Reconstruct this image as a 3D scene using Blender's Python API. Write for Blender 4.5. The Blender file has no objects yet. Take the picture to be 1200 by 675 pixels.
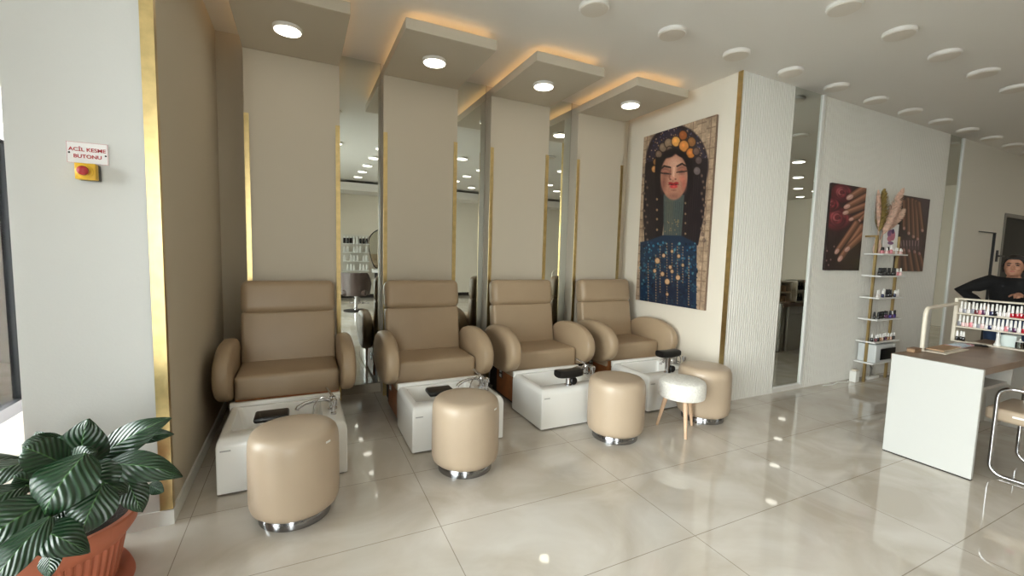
import bpy, bmesh, math, random
import numpy as np
from mathutils import Vector, Matrix
random.seed(7); rng = np.random.default_rng(7)
PI = math.pi
SC = bpy.context.scene
COL = SC.collection

# ------------------------------------------------------------------ materials
def lin(c):
    out = []
    for v in c[:3]:
        v = v / 255.0
        out.append(v / 12.92 if v <= .04045 else ((v + .055) / 1.055) ** 2.4)
    return tuple(out) + (1.0,)

MATS = {}
def mat(name, rgb, rough=.5, metal=0.0, bump=0.0, bscale=60.0, vary=0.0, vscale=4.0, coat=0.0, emit=None, estr=0.0, spec=.5):
    m = bpy.data.materials.new(name); m.use_nodes = True
    nt = m.node_tree; b = nt.nodes['Principled BSDF']
    b.inputs['Base Color'].default_value = lin(rgb)
    b.inputs['Roughness'].default_value = rough
    b.inputs['Metallic'].default_value = metal
    b.inputs['Specular IOR Level'].default_value = spec
    b.inputs['Coat Weight'].default_value = coat
    if emit:
        b.inputs['Emission Color'].default_value = lin(emit); b.inputs['Emission Strength'].default_value = estr
    tc = nt.nodes.new('ShaderNodeTexCoord')
    if vary:
        n = nt.nodes.new('ShaderNodeTexNoise'); n.inputs['Scale'].default_value = vscale; n.inputs['Detail'].default_value = 5
        nt.links.new(tc.outputs['Object'], n.inputs['Vector'])
        r = nt.nodes.new('ShaderNodeValToRGB')
        lo = lin([max(0, x * (1 - vary)) for x in rgb]); hi = lin([min(255, x * (1 + vary)) for x in rgb])
        r.color_ramp.elements[0].position = .3; r.color_ramp.elements[1].position = .7
        r.color_ramp.elements[0].color = lo; r.color_ramp.elements[1].color = hi
        nt.links.new(n.outputs['Fac'], r.inputs['Fac']); nt.links.new(r.outputs['Color'], b.inputs['Base Color'])
    if bump:
        n2 = nt.nodes.new('ShaderNodeTexNoise'); n2.inputs['Scale'].default_value = bscale; n2.inputs['Detail'].default_value = 4
        nt.links.new(tc.outputs['Object'], n2.inputs['Vector'])
        bp = nt.nodes.new('ShaderNodeBump'); bp.inputs['Strength'].default_value = bump; bp.inputs['Distance'].default_value = .01
        nt.links.new(n2.outputs['Fac'], bp.inputs['Height']); nt.links.new(bp.outputs['Normal'], b.inputs['Normal'])
    MATS[name] = m
    return m

def emitter(name, rgb, strength):
    m = bpy.data.materials.new(name); m.use_nodes = True
    nt = m.node_tree; nt.nodes.clear()
    e = nt.nodes.new('ShaderNodeEmission'); o = nt.nodes.new('ShaderNodeOutputMaterial')
    e.inputs['Color'].default_value = lin(rgb); e.inputs['Strength'].default_value = strength
    nt.links.new(e.outputs[0], o.inputs['Surface'])
    return m

def glass_mat(name, tint=(239, 242, 240)):
    m = bpy.data.materials.new(name); m.use_nodes = True
    nt = m.node_tree; nt.nodes.clear()
    o = nt.nodes.new('ShaderNodeOutputMaterial'); mx = nt.nodes.new('ShaderNodeMixShader')
    t = nt.nodes.new('ShaderNodeBsdfTransparent'); g = nt.nodes.new('ShaderNodeBsdfGlossy'); f = nt.nodes.new('ShaderNodeFresnel')
    t.inputs['Color'].default_value = lin(tint); g.inputs['Roughness'].default_value = .02; f.inputs['IOR'].default_value = 1.5
    nt.links.new(f.outputs[0], mx.inputs[0]); nt.links.new(t.outputs[0], mx.inputs[1]); nt.links.new(g.outputs[0], mx.inputs[2])
    nt.links.new(mx.outputs[0], o.inputs['Surface'])
    return m

def color_attr_mat(name, rough=.5, coat=0):
    m = bpy.data.materials.new(name); m.use_nodes = True
    nt = m.node_tree; b = nt.nodes['Principled BSDF']
    a = nt.nodes.new('ShaderNodeVertexColor'); a.layer_name = 'Col'
    nt.links.new(a.outputs['Color'], b.inputs['Base Color'])
    b.inputs['Roughness'].default_value = rough; b.inputs['Coat Weight'].default_value = coat
    return m

def floor_mat():
    m = bpy.data.materials.new('polished porcelain tile'); m.use_nodes = True
    nt = m.node_tree; b = nt.nodes['Principled BSDF']; L = nt.links.new
    tc = nt.nodes.new('ShaderNodeTexCoord'); mp = nt.nodes.new('ShaderNodeMapping')
    mp.inputs['Location'].default_value = (-.645 + 11.85, -.3 + 12.0, 0)
    L(tc.outputs['Object'], mp.inputs['Vector'])
    br = nt.nodes.new('ShaderNodeTexBrick'); br.offset = 0; br.squash = 1
    br.inputs['Scale'].default_value = 1; br.inputs['Brick Width'].default_value = 1.185; br.inputs['Row Height'].default_value = .6
    br.inputs['Mortar Size'].default_value = .0022; br.inputs['Mortar Smooth'].default_value = .1; br.inputs['Bias'].default_value = 0
    br.inputs['Color1'].default_value = lin((212, 206, 197)); br.inputs['Color2'].default_value = lin((208, 202, 193))
    br.inputs['Mortar'].default_value = lin((160, 151, 139))
    L(mp.outputs[0], br.inputs['Vector'])
    n = nt.nodes.new('ShaderNodeTexNoise'); n.inputs['Scale'].default_value = 1.6; n.inputs['Detail'].default_value = 8; n.inputs['Distortion'].default_value = 1.6
    L(tc.outputs['Object'], n.inputs['Vector'])
    r = nt.nodes.new('ShaderNodeValToRGB'); r.color_ramp.elements[0].position = .35; r.color_ramp.elements[1].position = .68
    r.color_ramp.elements[0].color = lin((230, 225, 217)); r.color_ramp.elements[1].color = (1, 1, 1, 1)
    L(n.outputs['Fac'], r.inputs['Fac'])
    mx = nt.nodes.new('ShaderNodeMix'); mx.data_type = 'RGBA'; mx.blend_type = 'MULTIPLY'; mx.inputs['Factor'].default_value = 1
    L(br.outputs['Color'], mx.inputs['A']); L(r.outputs['Color'], mx.inputs['B'])
    L(mx.outputs['Result'], b.inputs['Base Color'])
    b.inputs['Roughness'].default_value = .035; b.inputs['Specular IOR Level'].default_value = .9
    return m

def leaf_mat():
    m = bpy.data.materials.new('glossy green leaf'); m.use_nodes = True
    nt = m.node_tree; b = nt.nodes['Principled BSDF']; L = nt.links.new
    uv = nt.nodes.new('ShaderNodeUVMap'); uv.uv_map = 'UV'
    sp = nt.nodes.new('ShaderNodeSeparateXYZ'); L(uv.outputs[0], sp.inputs[0])
    ab = nt.nodes.new('ShaderNodeMath'); ab.operation = 'ABSOLUTE'; L(sp.outputs['Y'], ab.inputs[0])
    ml = nt.nodes.new('ShaderNodeMath'); ml.operation = 'MULTIPLY_ADD'; ml.inputs[1].default_value = -.42; L(ab.outputs[0], ml.inputs[0]); L(sp.outputs['X'], ml.inputs[2])
    sc = nt.nodes.new('ShaderNodeMath'); sc.operation = 'MULTIPLY'; sc.inputs[1].default_value = 2 * PI * 8.5; L(ml.outputs[0], sc.inputs[0])
    sn = nt.nodes.new('ShaderNodeMath'); sn.operation = 'SINE'; L(sc.outputs[0], sn.inputs[0])
    r = nt.nodes.new('ShaderNodeValToRGB'); r.color_ramp.elements[0].position = 0; r.color_ramp.elements[1].position = 1
    r.color_ramp.elements[0].color = lin((15, 42, 22)); r.color_ramp.elements[1].color = lin((24, 60, 30))
    mr = nt.nodes.new('ShaderNodeMapRange'); mr.inputs['From Min'].default_value = -1; L(sn.outputs[0], mr.inputs['Value'])
    L(mr.outputs[0], r.inputs['Fac'])
    mid = nt.nodes.new('ShaderNodeMath'); mid.operation = 'LESS_THAN'; mid.inputs[1].default_value = .035; L(ab.outputs[0], mid.inputs[0])
    mx = nt.nodes.new('ShaderNodeMix'); mx.data_type = 'RGBA'; L(mid.outputs[0], mx.inputs['Factor'])
    L(r.outputs['Color'], mx.inputs['A']); mx.inputs['B'].default_value = lin((62, 100, 52))
    L(mx.outputs['Result'], b.inputs['Base Color'])
    bp = nt.nodes.new('ShaderNodeBump'); bp.inputs['Strength'].default_value = .42; bp.inputs['Distance'].default_value = .004
    L(sn.outputs[0], bp.inputs['Height']); L(bp.outputs['Normal'], b.inputs['Normal'])
    b.inputs['Roughness'].default_value = .3; b.inputs['Specular IOR Level'].default_value = .6
    return m

W_WHITE = mat('white painted plaster', (214, 214, 211), .75, bump=.05, bscale=90)
W_CREAM = mat('cream painted plaster', (228, 220, 205), .7, bump=.05, bscale=90)
W_WING = mat('warm beige painted plaster', (203, 192, 172), .7, bump=.05, bscale=90)
W_PANEL = mat('beige lacquered panel', (204, 194, 176), .55, bump=.03, bscale=120)
CEIL = mat('ceiling paint', (232, 228, 221), .8, bump=.03, bscale=40)
FLUTE = mat('white fluted panel', (224, 221, 214), .45)
PLAINP = mat('off white wall panel', (222, 218, 208), .6)
BASEB = mat('white baseboard', (224, 224, 220), .4)
BASET = mat('taupe baseboard', (170, 160, 142), .4)
GOLD = mat('brushed gold metal', (208, 184, 130), .3, 1.0, vary=.05, vscale=20)
CHROME = mat('chrome', (205, 205, 208), .1, 1.0)
STEEL = mat('brushed steel', (205, 205, 205), .22, 1.0)
DSTEEL = mat('polished grey steel', (150, 150, 153), .16, 1.0)
DULLG = mat('dull brass', (176, 152, 104), .42, 1.0)
BLACKM = mat('black powder coated metal', (26, 27, 30), .4)
MIRROR = mat('mirror silver', (226, 230, 224), .005, 1.0)
LEATH = mat('beige leatherette', (171, 149, 122), .42, bump=.06, bscale=260, vary=.02, vscale=3)
LEATHS = mat('beige stool leatherette', (181, 162, 140), .33, bump=.05, bscale=240, vary=.02, vscale=3)
WOODB = mat('reddish brown wood', (150, 92, 52), .45, vary=.12, vscale=9)
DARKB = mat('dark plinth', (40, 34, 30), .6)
ACRY = mat('white acrylic', (240, 239, 235), .22, coat=.3)
GREYTXT = mat('grey badge', (172, 172, 170), .4)
BLACKR = mat('black rubber', (18, 18, 19), .35)
WHITEP = mat('white plastic', (236, 236, 232), .35)
BOUCLE = mat('white boucle fabric', (236, 233, 226), .95, bump=1.0, bscale=130, vary=.04, vscale=60)
LIGHTW = mat('pale beech wood', (205, 172, 142), .5, vary=.06, vscale=12)
TERRA = mat('terracotta plastic', (184, 106, 78), .5, vary=.03, vscale=8)
SOIL = mat('dark soil', (34, 26, 20), .95, bump=1, bscale=60, vary=.3, vscale=40)
LEAF = leaf_mat()
STEM = mat('green stem', (70, 108, 56), .5)
YELLOW = mat('yellow plastic', (226, 180, 40), .4)
REDP = mat('red plastic', (168, 34, 38), .35)
REDT = mat('red print', (178, 40, 52), .6)
SIGNW = mat('white sign plate', (240, 238, 238), .35)
LAMPOFF = mat('unlit lamp diffuser', (222, 214, 202), .4)
LAMPRIM = mat('white lamp rim', (230, 226, 220), .4)
LAMPON = emitter('lit lamp diffuser', (255, 248, 238), 4.0)
LAMPON2 = emitter('lit panel lamp diffuser', (255, 246, 228), 7.0)
LEDWARM = emitter('warm light strip', (255, 206, 140), 2.8)
GLASS = glass_mat('clear glass')
SKING = mat('skin', (176, 128, 104), .55)
HAIR = mat('dark brown hair', (26, 20, 18), .5)
SWEAT = mat('black knit', (14, 14, 16), .9)
DENIM = mat('blue denim', (46, 66, 98), .85, bump=.2, bscale=300)
LIPS = mat('lip', (160, 80, 74), .5)
EYEW = mat('eye dark', (40, 28, 24), .3)
DESKW = mat('off white desk laminate', (196, 197, 194), .45)
DESKT = mat('taupe wood worktop', (128, 106, 88), .35, vary=.08, vscale=7)
DESKG = mat('grey beige desk carcass', (186, 182, 174), .5)
SHELFW = mat('white shelf board', (236, 236, 234), .4)
RACKM = mat('cream powder coated metal', (224, 216, 200), .4)
CAPW = mat('white cap', (240, 239, 236), .3)
CAPB = mat('black cap', (20, 19, 22), .3)
KRAFT = mat('kraft brown card', (164, 134, 104), .7)
PAPER = mat('pale paper', (214, 204, 188), .7)
CHAIRBR = mat('brown leather', (66, 52, 47), .4)
DARKGL = mat('dark glass', (9, 9, 10), .4, spec=.12)
GREYF = mat('grey frame', (120, 116, 110), .4)
GREENG = mat('sage cabinet', (150, 156, 146), .4)
PAVE = mat('grey pavement', (176, 176, 174), .8, vary=.06, vscale=2)
BRICKB = mat('brown brick facade', (120, 92, 74), .9, vary=.3, vscale=14)
RED = mat('red mat fabric', (196, 30, 52), .8)
PAMP = mat('dried pampas', (214, 180, 160), .95, vary=.12, vscale=40)
PAMPG = mat('olive dried plume', (150, 128, 74), .95, vary=.15, vscale=40)
FOIL = mat('pale blue foil', (178, 194, 208), .3, vary=.2, vscale=25)
PINKF = mat('pink print', (214, 160, 166), .4)
def nail(rgb): return mat('polish %d %d %d' % rgb, rgb, .15, coat=.6)
NP = {k: nail(v) for k, v in dict(burgundy=(92, 20, 34), red=(176, 20, 40), pink=(222, 140, 150), nude=(214, 178, 160), grey=(140, 140, 150),
      navy=(38, 44, 84), black=(22, 20, 24), plum=(84, 36, 76), violet=(70, 52, 130), milky=(232, 226, 224), magenta=(196, 30, 90), blush=(234, 200, 198), amber=(150, 110, 70)).items()}

# ------------------------------------------------------------------ mesh builder
class MB:
    def __init__(s): s.v = []; s.f = []; s.mi = []; s.sm = []; s.uv = {}
    def add(s, verts, faces, mi=0, smooth=False):
        o = len(s.v); s.v += [tuple(v) for v in verts]
        for f in faces: s.f.append(tuple(i + o for i in f)); s.mi.append(mi); s.sm.append(smooth)
        return o
    def box(s, x0, x1, y0, y1, z0, z1, mi=0):
        x0, x1 = min(x0, x1), max(x0, x1); y0, y1 = min(y0, y1), max(y0, y1); z0, z1 = min(z0, z1), max(z0, z1)
        v = [(x0, y0, z0), (x1, y0, z0), (x1, y1, z0), (x0, y1, z0), (x0, y0, z1), (x1, y0, z1), (x1, y1, z1), (x0, y1, z1)]
        s.add(v, [(0, 3, 2, 1), (4, 5, 6, 7), (0, 1, 5, 4), (1, 2, 6, 5), (2, 3, 7, 6), (3, 0, 4, 7)], mi)
        return s
    def rbox(s, x0, x1, y0, y1, z0, z1, r=.01, seg=3, mi=0, M=None):
        bm = bmesh.new(); bmesh.ops.create_cube(bm, size=1)
        for v in bm.verts:
            v.co = Vector((x0 + (v.co.x + .5) * (x1 - x0), y0 + (v.co.y + .5) * (y1 - y0), z0 + (v.co.z + .5) * (z1 - z0)))
        bmesh.ops.bevel(bm, geom=list(bm.edges), offset=r, segments=seg, profile=.5, affect='EDGES')
        if M is not None: bmesh.ops.transform(bm, matrix=M, verts=bm.verts)
        bm.verts.index_update()
        s.add([v.co[:] for v in bm.verts], [[v.index for v in f.verts] for f in bm.faces], mi, seg > 1)
        bm.free(); return s
    def loft(s, rings, mi=0, smooth=True, cap0=True, cap1=True):
        n = len(rings[0]); v = [p for r in rings for p in r]; f = []
        for k in range(len(rings) - 1):
            for i in range(n):
                j = (i + 1) % n
                f.append((k * n + i, k * n + j, (k + 1) * n + j, (k + 1) * n + i))
        if cap0: f.append(tuple(range(n - 1, -1, -1)))
        if cap1: f.append(tuple((len(rings) - 1) * n + i for i in range(n)))
        s.add(v, f, mi, smooth); return s
    def lathe(s, prof, c=(0, 0), n=32, mi=0, smooth=True, sx=1, sy=1):
        return s.loft([[(c[0] + r * sx * math.cos(2 * PI * i / n), c[1] + r * sy * math.sin(2 * PI * i / n), z) for i in range(n)] for r, z in prof], mi, smooth)
    def tube(s, pts, r, n=10, mi=0, squash=None):
        P = [Vector(p) for p in pts]; R = r if isinstance(r, (list, tuple)) else [r] * len(P)
        rings = []; ref = None
        for i, p in enumerate(P):
            t = (P[min(i + 1, len(P) - 1)] - P[max(i - 1, 0)]).normalized()
            if ref is None:
                a = Vector((0, 0, 1)) if abs(t.z) < .9 else Vector((1, 0, 0)); ref = t.cross(a).normalized()
            ref = (ref - t * ref.dot(t)).normalized(); b = t.cross(ref)
            rings.append([tuple(p + (ref * math.cos(2 * PI * k / n) + b * math.sin(2 * PI * k / n)) * R[i]) for k in range(n)])
        return s.loft(rings, mi)
    def cyl(s, c, r, z0, z1, n=24, mi=0): return s.lathe([(r, z0), (r, z1)], c, n, mi)
    def ellipsoid(s, c, rx, ry, rz, nu=16, nv=10, mi=0, M=None):
        rings = []
        for j in range(nv + 1):
            t = -PI / 2 + PI * j / nv; t = max(min(t, PI / 2 - .02), -PI / 2 + .02)
            ring = []
            for i in range(nu):
                a = 2 * PI * i / nu; p = Vector((rx * math.cos(t) * math.cos(a), ry * math.cos(t) * math.sin(a), rz * math.sin(t)))
                if M is not None: p = M @ p
                ring.append((c[0] + p.x, c[1] + p.y, c[2] + p.z))
            rings.append(ring)
        return s.loft(rings, mi)
    def mesh(s, name, mats):
        me = bpy.data.meshes.new(name); me.from_pydata(s.v, [], s.f); me.update()
        for m in (mats if isinstance(mats, (list, tuple)) else [mats]): me.materials.append(m)
        me.polygons.foreach_set('material_index', s.mi); me.polygons.foreach_set('use_smooth', s.sm)
        bm = bmesh.new(); bm.from_mesh(me); bmesh.ops.recalc_face_normals(bm, faces=bm.faces); bm.to_mesh(me); bm.free()
        return me
    def build(s, name, mats, parent=None, label=None, sharp=40):
        me = s.mesh(name, mats)
        if any(s.sm):
            try: me.set_sharp_from_angle(angle=math.radians(sharp))
            except Exception: pass
        o = bpy.data.objects.new(name, me); COL.objects.link(o)
        if parent: o.parent = parent
        if label: o['label'] = label
        return o

def tag(o, label, cat, group=None, kind=None):
    o['label'] = label; o['category'] = cat
    if group: o['group'] = group
    if kind: o['kind'] = kind
    return o
def thing(name, label, cat, loc=(0, 0, 0), rz=0, group=None):
    o = bpy.data.objects.new(name, None); COL.objects.link(o); o.location = loc; o.rotation_euler = (0, 0, rz)
    o.empty_display_size = .1
    return tag(o, label, cat, group)
def struct(name, mb, mats):
    o = mb.build(name, mats); o['kind'] = 'structure'; return o
KIDS = {}
def dup(root, loc, label, rz=None, group=None):
    r = root.copy(); COL.objects.link(r); r.location = loc; r['label'] = label
    if rz is not None: r.rotation_euler = (0, 0, rz)
    if group: r['group'] = group
    for ch in [o for o in bpy.data.objects if o.parent == root]:
        c = ch.copy(); COL.objects.link(c); c.parent = r
        for g in [o for o in bpy.data.objects if o.parent == ch]:
            d = g.copy(); COL.objects.link(d); d.parent = c
    return r
ORD = ['first', 'second', 'third', 'fourth', 'fifth', 'sixth', 'seventh', 'eighth', 'ninth', 'tenth', 'eleventh', 'twelfth', 'thirteenth', 'fourteenth',
       'fifteenth', 'sixteenth', 'seventeenth', 'eighteenth', 'nineteenth', 'twentieth', 'twenty-first', 'twenty-second']
def rrect(x0, x1, y0, y1, z, r=.02, n=5):
    pts = []
    for cx, cy, a0 in ((x1 - r, y1 - r, 0), (x0 + r, y1 - r, 90), (x0 + r, y0 + r, 180), (x1 - r, y0 + r, 270)):
        for k in range(n + 1):
            a = math.radians(a0 + 90 * k / n); pts.append((cx + r * math.cos(a), cy + r * math.sin(a), z))
    return pts
def arc(c, r, a0, a1, n, fn):
    return [fn(c[0] + r * math.cos(math.radians(a0 + (a1 - a0) * k / n)), c[1] + r * math.sin(math.radians(a0 + (a1 - a0) * k / n))) for k in range(n + 1)]

HC = 3.2          # ceiling height
YM = 4.45         # alcove mirror plane
YR = 2.88         # fluted wall face
XA = 3.752         # art wall face
XW = -.615        # wing wall face
XL = -2.15        # shop front glass
YB = -4.25        # rear wall
XE = 13.2         # far end wall

# ------------------------------------------------------------------ setting
m = MB(); m.box(XL - .1, XE + .2, YB - .2, 7.2, -.12, 0); struct('floor', m, floor_mat())
m = MB(); m.box(XL - .1, XE + .2, YB - .2, 7.2, HC, HC + .15); struct('ceiling', m, CEIL)
m = MB(); m.box(-1.14, XA + .15, YM + .012, YM + .2, 0, HC); struct('wall_back', m, W_PANEL)
m = MB(); m.box(-1.14, XW, 2.675, YM + .1, 0, HC)
wl = struct('wall_left', m, [W_WHITE, W_WING])
for p in wl.data.polygons:
    if p.normal.x > .5: p.material_index = 1
m = MB(); m.box(XA, XA + .019, YR + .012, YM + .1, 0, HC); m.box(XA + .02, XA + .12, YR + .21, YM + .1, 0, HC); struct('wall_art', m, W_CREAM)
# fluted long wall on the right: backing with ribbed cladding
m = MB(); m.box(XA + .02, XE, YR + .029, YR + .2, 0, HC, 1)
def ribs(x0, x1, pitch):
    n = max(1, round((x1 - x0) / pitch)); p = (x1 - x0) / n; pts = [(x0, YR + .03)]
    for k in range(n):
        a = x0 + k * p
        pts += [(a + .06 * p, YR + .008), (a + .25 * p, YR + .0015), (a + .5 * p, YR), (a + .75 * p, YR + .0015), (a + .94 * p, YR + .008)]
        if k < n - 1: pts.append((a + p, YR + .014))
    pts.append((x1, YR + .03))
    v = [(x, y, 0.0) for x, y in pts] + [(x, y, HC) for x, y in pts]; q = len(pts)
    m.add(v, [(i, i + 1, q + i + 1, q + i) for i in range(q - 1)], 0, False)
ribs(XA + .001, 4.566, .0345)
m.box(4.566, 5.06, YR + .002, YR + .03, 0, .068, 0)
ribs(5.062, 6.733, .0345); ribs(6.741, 8.0, .0345)
m.box(8.415, 9.205, YR, YR + .03, 0, HC, 1); m.box(9.205, 9.84, YR, YR + .03, 1.95, HC, 1); m.box(9.84, 10.08, YR, YR + .03, 0, HC, 1)
m.box(10.08, 11.6, YR, YR + .03, 2.27, HC, 1); m.box(11.6, XE, YR, YR + .03, 0, HC, 1)
struct('wall_right', m, [FLUTE, PLAINP])
m = MB(); m.box(XE, XE + .15, YB - .1, YR + .2, 0, HC); struct('wall_far', m, W_CREAM)
m = MB(); m.box(XL - .1, -2.0, YB - .15, YB, 0, HC, 0); m.box(-2.0, -.9, YB - .15, YB, 2.95, HC, 0); m.box(-.9, XE + .2, YB - .15, YB, 0, HC, 0); m.box(-.9, XE, YB, YB + .03, 0, .1, 1); struct('wall_rear', m, [W_CREAM, DARKB])
# dropped soffit with a curved front edge along the rear wall
pts = [(XL, -3.75)] + [(-1 + i * .5, -3.32 - .16 * ((i * .5 - 3) / 4) ** 2) for i in range(0, 15)] + [(XE, -3.9), (XE, YB), (XL, YB)]
m = MB(); q = len(pts)
m.loft([[(x, y, 2.93) for x, y in pts], [(x, y, 3.13) for x, y in pts]], 0, False); struct('trim_soffit', m, CEIL)
# gold corner trims
m = MB(); m.box(-.66, -.618, 2.662, 2.675, .085, HC, 0); m.box(-.618, -.606, 2.660, 2.70, .085, HC, 0); struct('trim_1', m, GOLD)
m = MB(); m.box(XA - .005, XA + .001, 2.8805, 2.927, 0, HC, 0); m.box(XA - .005, XA + .003, 2.8775, 2.8805, 0, HC, 0); struct('trim_2', m, GOLD)
m = MB(); m.box(-1.15, XW + .012, 2.663, 2.675, 0, .08); m.box(XW, XW + .012, 2.675, YM, 0, .08); struct('baseboard_left', m, BASEB)
m = MB()
for a, b in ((XW + .012, -.41), (.33, .71), (1.435, 1.80), (2.505, 2.885), (3.56, XA)): m.box(a, b, YM - .016, YM + .012, 0, .09)
struct('baseboard_back', m, BASET)
m = MB(); m.box(XA - .01, XA, 2.93, YM, 0, .07); struct('baseboard_art', m, BASEB)

# shop front glazing on the left (black frames, clear panes)
def glazing(name, y0, y1, ztop, posts):
    m = MB(); m.box(XL - .05, XL + .03, y0, y1, 0, .10); m.box(XL - .05, XL + .03, y0, y1, ztop - .07, ztop)
    for y in posts: m.box(XL - .05, XL + .03, y - .04, y + .04, .1, ztop - .07)
    w = MB().build(name, BLACKM); bpy.data.objects.remove(w)
    w = m.build(name, BLACKM); w['kind'] = 'structure'
    g = MB(); g.box(XL - .013, XL - .007, y0, y1, .1, ztop - .07); g.build('pane', GLASS, w)
    return w
glazing('window_1', 2.3, 7.0, 2.29, (2.34, 3.7, 5.06, 6.96))
glazing('window_2', -2.2, 1.9, 2.95, (-2.16, -.8, .55, 1.86))
m = MB(); m.box(-2.0, -.9, YB - .05, YB + .03, 0, .10); m.box(-2.0, -.9, YB - .05, YB + .03, 2.88, 2.95)
for x in (-1.96, -.94): m.box(x - .04, x + .04, YB - .05, YB + .03, .1, 2.88)
wr_ = m.build('window_3', BLACKM); wr_['kind'] = 'structure'
MB().box(-2.0, -.9, YB - .013, YB - .007, .1, 2.88).build('pane', GLASS, wr_)
m = MB(); m.box(XL - .1, XL + .03, 1.9, 2.3, 0, HC); m.box(XL - .1, XL + .03, YB - .15, -2.2, 0, HC); m.box(XL - .1, XL + .03, 2.3, 7.2, 2.29, HC); m.box(XL - .1, XL + .03, -2.2, 1.9, 2.95, HC); struct('wall_front', m, W_WHITE)
m = MB(); m.box(XL, -1.14, 7.0, 7.2, 0, HC); struct('wall_entrance', m, W_WHITE)

# doors in the right wall, far end
d = MB().box(9.21, 9.80, YR + .022, YR + .03, 0, 1.925).build('door_1', PLAINP); d['kind'] = 'structure'
m = MB(); m.box(9.82, 9.838, YR - .004, YR + .03, 0, 1.948); m.box(9.205, 9.838, YR - .004, YR + .03, 1.938, 1.948); m.build('door_shadow_line', BLACKM, d)  # black strips stand in for the shadow line at the door's top and right
d = MB().box(10.14, 11.55, YR + .012, YR + .03, 0, 2.22).build('door_2', DARKGL); d['kind'] = 'structure'
m = MB(); m.box(10.08, 10.14, YR - .01, YR + .03, 0, 2.27); m.box(10.14, 11.6, YR - .01, YR + .03, 2.21, 2.27); m.build('door_frame', GREYF, d)
hk = thing('coat_hook', 'small black T-shaped hook on the pale wall strip beside the dark doorway', 'hook', (9.95, YR, 1.585))
m = MB(); m.box(-.03, .02, -.016, 0, -.09, .09); m.build('plate', BLACKM, hk)
m = MB(); m.box(.0, .17, -.045, -.03, -.012, .012); m.box(-.02, .0, -.045, -.01, -.012, .012); m.build('bar', BLACKM, hk)

# ------------------------------------------------------------------ alcove panels, canopies, mirrors
COLS = [(-.41, .33), (.71, 1.435), (1.80, 2.505), (2.885, 3.56)]
WHERE = ['leftmost, behind the first pedicure chair', 'behind the second pedicure chair from the left', 'behind the third pedicure chair from the left', 'rightmost, beside the portrait painting']
YF = 4.30
for i, (a, b) in enumerate(COLS):
    p = thing('wall_panel', 'tall beige wall panel with overhead canopy, ' + WHERE[i], 'wall panel', ((a + b) / 2, YF, 0), 0, 'beige panels along the pedicure alcove')
    h = (b - a) / 2
    MB().rbox(-h, h, 0, YM + .01 - YF, 0, 3.05, .004, 1).build('panel', W_PANEL, p)
    m = MB(); m.rbox(-h, h, 3.34 - YF, YM + .01 - YF, 3.05, 3.13, .003, 1); m.build('canopy', W_PANEL, p)
    m = MB(); m.box(-h + .14, h - .14, 3.34 - YF + .14, YM - YF, 3.13, HC); m.build('canopy_mount', W_PANEL, p)
    m = MB(); e = .07
    m.box(-h + e, h - e, 3.34 - YF + e, 3.34 - YF + e + .012, 3.131, 3.143)
    m.box(-h + e, -h + e + .012, 3.34 - YF + e + .012, YM - YF - .02, 3.131, 3.143); m.box(h - e - .012, h - e, 3.34 - YF + e + .012, YM - YF - .02, 3.131, 3.143)
    m.build('light_strip', LEDWARM, p, 'warm glowing light strip')
    for s in (-1, 1):
        m = MB(); m.box(s * h - s * .037, s * h, -.007, .0, 0, 2.53)
        m.build('gold_strip', GOLD, p)
NAMES = ['between the first and second chairs', 'between the second and third chairs', 'between the third and fourth chairs']
for i in range(3):
    a, b = COLS[i][1], COLS[i + 1][0]
    t = thing('wall_mirror', 'tall narrow recessed wall mirror ' + NAMES[i], 'mirror', ((a + b) / 2, YM, 0), 0, 'narrow mirrors between the beige panels')
    w = (b - a) / 2
    MB().box(-w, w, 0, .01, .09, HC).build('glass', MIRROR, t)
    m = MB(); m.box(-w, -w + .004, -.004, 0, .09, HC); m.box(w - .004, w, -.004, 0, .09, HC); m.build('edge', BASET, t)
t = thing('wall_mirror', 'tall mirror strip set in the fluted wall beside the gold corner', 'mirror', (4.8, YR, 0))
MB().box(-.234, .222, .004, .02, .068, HC).build('glass', MIRROR, t)
m = MB(); m.box(.222, .26, -.012, .02, .05, HC); m.box(-.234, .222, -.004, .004, .05, .068); m.build('frame', WHITEP, t, 'white edge frame')
t = thing('wall_mirror', 'far mirror strip on the right wall behind the desk', 'mirror', (8.2, YR, 0))
MB().box(-.195, .18, .004, .02, .03, HC).build('glass', MIRROR, t)
m = MB(); m.box(.18, .215, -.012, .02, 0, HC); m.build('frame', WHITEP, t)

# ------------------------------------------------------------------ lamps
def lamp(name, label, loc, on, group, r=.108, h=.03, m_on=None):
    t = thing(name, label, 'ceiling light', loc, 0, group)
    MB().lathe([(r * .9, 0), (r, -.004), (r, -h * .8), (r * .95, -h), (r * .9, -h)], n=36).build('rim', LAMPRIM, t)
    MB().lathe([(r * .9, -h + .001), (r * .88, -h - .004), (r * .5, -h - .0065), (.002, -h - .007)], n=36).build('diffuser', (m_on or LAMPON) if on else LAMPOFF, t)
    return t
for i, (a, b) in enumerate(COLS):
    t = lamp('canopy_light', 'lit round lamp under the canopy of the %s beige panel from the left' % ORD[i], ((-.067, 1.04, 2.107, 3.168)[i], 3.755, 3.05), True, 'lit lamps under the canopies', .1, .03, LAMPON2)
off = lamp('ceiling_light', '', (1.9, 2.66, HC), False, 'unlit lights on the ceiling')
rows = ((2.675, 'row nearest fluted wall'), (1.85, 'second row from fluted wall'))
XS = [.4 + .7455 * k for k in range(14)]
first = True
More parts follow.
